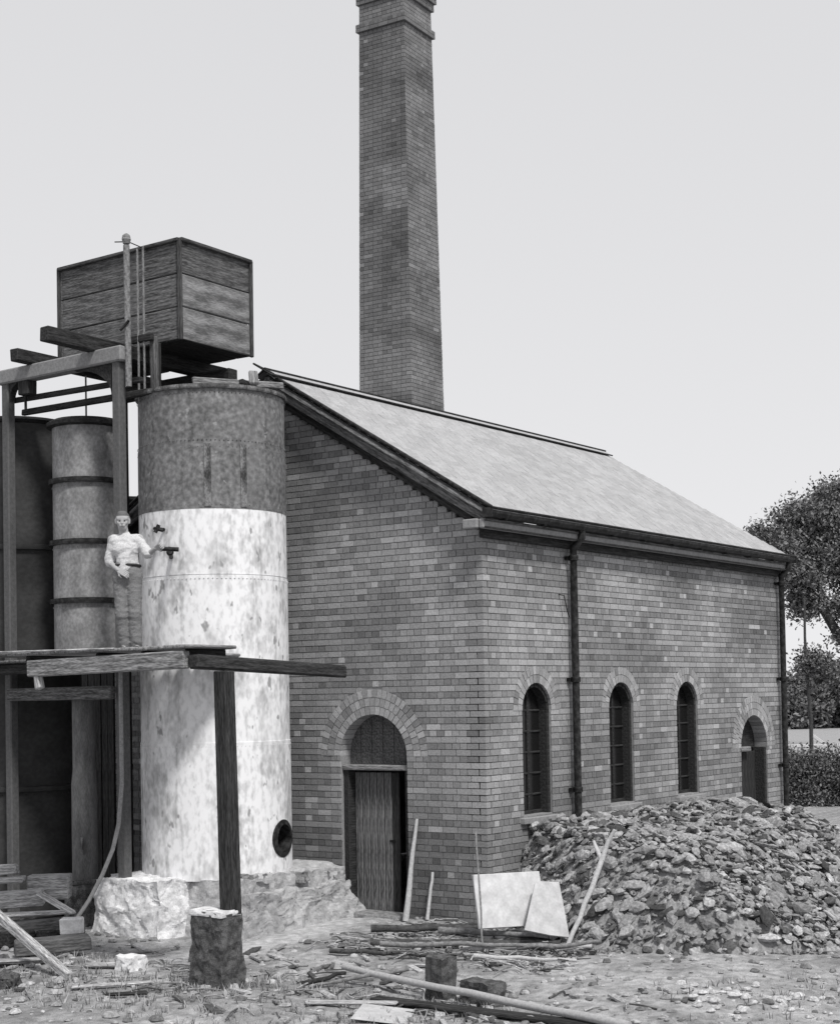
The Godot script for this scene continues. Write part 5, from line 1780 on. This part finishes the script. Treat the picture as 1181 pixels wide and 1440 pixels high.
func build_far() -> void:
	var R := Vector3(0.5836, 0, 0.8118)
	var F := Vector3(0.8118, 0, -0.5836)
	var E0 := Vector3(EYE.x, 0, EYE.z)
	# at(lateral, height, depth): metres to the side of and in front of the spot where the photographer stood
	var at := func(l: float, h: float, d: float) -> Vector3: return E0 + F * d + R * l + Vector3.UP * h
	var root: Vector3 = at.call(13.1, 0, 44.0)
	var tree := thing("broad_tree", "broad dark leafy tree rising behind the far end of the house", "tree", root)
	limb(tree, "trunk", root, at.call(12.9, 3.4, 44.1), 0.19, 0.15, 0.06)
	limb(tree, "limb", at.call(12.9, 2.9, 44.1), at.call(10.2, 7.0, 43.6), 0.2, 0.06, 0.12)
	limb(tree, "limb", at.call(12.95, 3.3, 44.1), at.call(12.4, 8.1, 44.6), 0.22, 0.06, 0.12)
	limb(tree, "limb", at.call(12.95, 3.1, 44.1), at.call(14.2, 7.4, 44.4), 0.18, 0.05, 0.12)
	limb(tree, "limb", at.call(10.9, -0.05, 43.4), at.call(10.7, 5.6, 43.0), 0.07, 0.03, 0.06)
	limb(tree, "limb", at.call(11.2, 3.2, 43.6), at.call(10.95, 3.75, 43.2), 0.12, 0.06, 0.04)
	foliage("crown", tree, [
		[at.call(10.15, 6.95, 44.0), Vector3(0.95, 0.7, 0.9), 260], [at.call(11.1, 7.85, 44.2), Vector3(0.9, 0.65, 1.0), 260], [at.call(12.2, 8.5, 44.6), Vector3(0.95, 0.55, 1.0), 240],
		[at.call(12.6, 7.7, 44.2), Vector3(1.2, 0.8, 1.2), 300], [at.call(11.4, 6.9, 44.3), Vector3(1.0, 0.75, 1.0), 300], [at.call(10.7, 6.15, 43.7), Vector3(0.9, 0.5, 0.8), 230],
		[at.call(12.6, 6.3, 44.2), Vector3(0.9, 0.6, 1.0), 220], [at.call(13.6, 7.0, 44.4), Vector3(1.1, 0.9, 1.1), 300], [at.call(11.0, 5.45, 43.8), Vector3(0.6, 0.42, 0.7), 150],
		[at.call(12.25, 5.35, 44.0), Vector3(0.75, 0.36, 0.7), 120], [at.call(12.2, 4.45, 43.9), Vector3(0.6, 0.25, 0.6), 80], [at.call(13.2, 5.0, 44.2), Vector3(0.9, 0.6, 0.9), 160],
		[at.call(10.95, 3.75, 43.2), Vector3(0.5, 0.26, 0.5), 90], [at.call(11.55, 3.4, 43.2), Vector3(0.3, 0.14, 0.3), 40], [at.call(12.3, 3.5, 43.8), Vector3(0.5, 0.35, 0.5), 90],
		[at.call(9.5, 6.6, 43.8), Vector3(0.35, 0.35, 0.4), 50], [at.call(9.65, 7.45, 43.9), Vector3(0.28, 0.2, 0.3), 30], [at.call(12.8, 9.05, 44.5), Vector3(0.45, 0.35, 0.5), 70],
	], 0.5, 22, 0.105, 5, 0.09, 0.24)
	# bushes along the far field
	var bush_list := [[29.5, 2.2, 120.0, 2.4, 2.4], [32.4, 2.6, 122.0, 2.6, 2.7], [34.8, 3.4, 120.0, 2.2, 3.3], [27.0, 2.0, 124.0, 2.2, 2.1], [37.5, 2.6, 124.0, 2.8, 2.7]]
	var looks := ["rounded bush just past the far house corner", "middle bush of the far row", "tallest bush of the far row under the tree", "bush of the far row mostly behind the house", "bush of the far row at the picture's right edge"]
	for i in bush_list.size():
		var q = bush_list[i]
		var bp: Vector3 = at.call(q[0], 0, q[2])
		var bush := thing("bush", looks[i] + " across the pale field", "bush", bp, 0.0, "bushes across the field")
		limb(bush, "stem", bp, at.call(q[0], q[1], q[2]), 0.15, 0.05, 0.1)
		foliage("crown", bush, [[at.call(q[0], q[1] * 0.95, q[2]), Vector3(q[3], q[4], q[3]), 420], [at.call(q[0] - 1.0, q[1] * 0.6, q[2] - 1), Vector3(q[3] * 0.7, q[4] * 0.6, q[3] * 0.7), 160]], 1.0, 14, 0.2, 40 + i, 0.09, 0.22)
	# white rail fence across the field
	var fn := thing("rail_fence", "low white rail fence crossing the field behind the dark hedge", "fence", at.call(16.0, 0, 60.0))
	timber("rail", fn, at.call(10.0, 0.83, 60.0), at.call(24.0, 0.83, 60.0), 0.11, 0.05, M.whitepaint)
	for k in 7:
		timber("post", fn, at.call(10.4 + k * 2.1, -0.05, 60.06), at.call(10.4 + k * 2.1, 0.9, 60.06), 0.1, 0.1, M.whitepaint)
	timber("brace", fn, at.call(15.1, 1.25, 60.1), at.call(15.65, 0.85, 60.1), 0.12, 0.08, M.whitepaint)
	# dark hedge
	var hp: Vector3 = at.call(12.0, 0, 40.0)
	var hedge := thing("hedge", "dark dense hedge beyond the far corner of the house", "hedge", hp)
	var cl := []
	for k in 34:
		cl.append([at.call(7.8 + k * 0.3, 0.72 + 0.05 * sin(k * 1.7), 40.0 + 0.1 * sin(k * 2.3)), Vector3(0.36, 0.78, 0.5), 95])
	foliage("leaves", hedge, cl, 0.42, 30, 0.095, 77, 0.08, 0.2)
	for k in 9:
		limb(hedge, "stem", at.call(8.2 + k * 1.1, -0.05, 40.0), at.call(8.3 + k * 1.1, 1.1, 40.1), 0.05, 0.02, 0.04)

func _ready() -> void:
	rng.seed = 20240
	gnoise.seed = 5
	gnoise.frequency = 0.5
	gnoise.fractal_octaves = 3
	# camera: a rising-front view, the lens shifted upwards
	var cam := Camera3D.new()
	cam.name = "camera"
	cam.projection = Camera3D.PROJECTION_FRUSTUM
	cam.near = 0.1
	cam.far = 6000.0
	cam.size = 0.1 * 1440.0 / 2181.68
	cam.frustum_offset = Vector2(0.0, 0.1 * 203.0 / 2181.68)
	cam.transform = Transform3D(Basis(Vector3(0.58361, -0.01754, 0.81184), Vector3(-0.01069, 0.99951, 0.02928), Vector3(-0.81196, -0.02577, 0.58314)).orthonormalized(), EYE)
	add_child(cam)
	cam.current = true
	# pale overcast sky with a weak, wide sun behind thin cloud to the front right
	var sky := Sky.new()
	var sm := ProceduralSkyMaterial.new()
	sm.sky_top_color = Color(0.835, 0.835, 0.845)
	sm.sky_horizon_color = Color(0.935, 0.935, 0.942)
	sm.sky_curve = 0.25
	sm.ground_horizon_color = Color(0.6, 0.6, 0.6)
	sm.ground_bottom_color = Color(0.5, 0.5, 0.5)
	sm.sun_angle_max = 1.0
	sky.sky_material = sm
	var env := Environment.new()
	env.background_mode = Environment.BG_SKY
	env.sky = sky
	env.tonemap_mode = Environment.TONE_MAPPER_LINEAR
	env.tonemap_exposure = 1.0
	env.sdfgi_enabled = true
	env.ssao_enabled = true
	env.ssil_enabled = true
	var we := WorldEnvironment.new()
	we.name = "environment"
	we.environment = env
	add_child(we)
	var sun := DirectionalLight3D.new()
	sun.name = "sun"
	sun.light_energy = 1.05
	sun.light_angular_distance = 9.0
	sun.light_color = Color(1.0, 0.995, 0.985)
	sun.shadow_enabled = true
	sun.sky_mode = DirectionalLight3D.SKY_MODE_LIGHT_ONLY
	add_child(sun)
	sun.look_at_from_position(Vector3.ZERO, -Vector3(-0.28, 0.80, 0.51), Vector3.RIGHT)
	make_materials()
	M.weatherpole = shade_of(M.barepole, 0.5)
	M.weatherwood = shade_of(M.palewood, 0.66)
	M.concretedark = shade_of(M.concrete, 0.15)
	M.limegrey = shade_of(M.lime, 0.52)
	M.sheetgrey = shade_of(M.sheet, 0.55)
	M.hairgrey = shade_of(M.hair, 0.17)
	M.whitepaint = shade_of(M.paint, 0.7)
	build_ground()
	build_house()
	build_chimney()
	build_white_tank()
	build_vessels()
	build_gantry()
	build_cistern()
	build_platform()
	build_plinth()
	build_far()
	build_man()
	build_heap()
	build_yard()
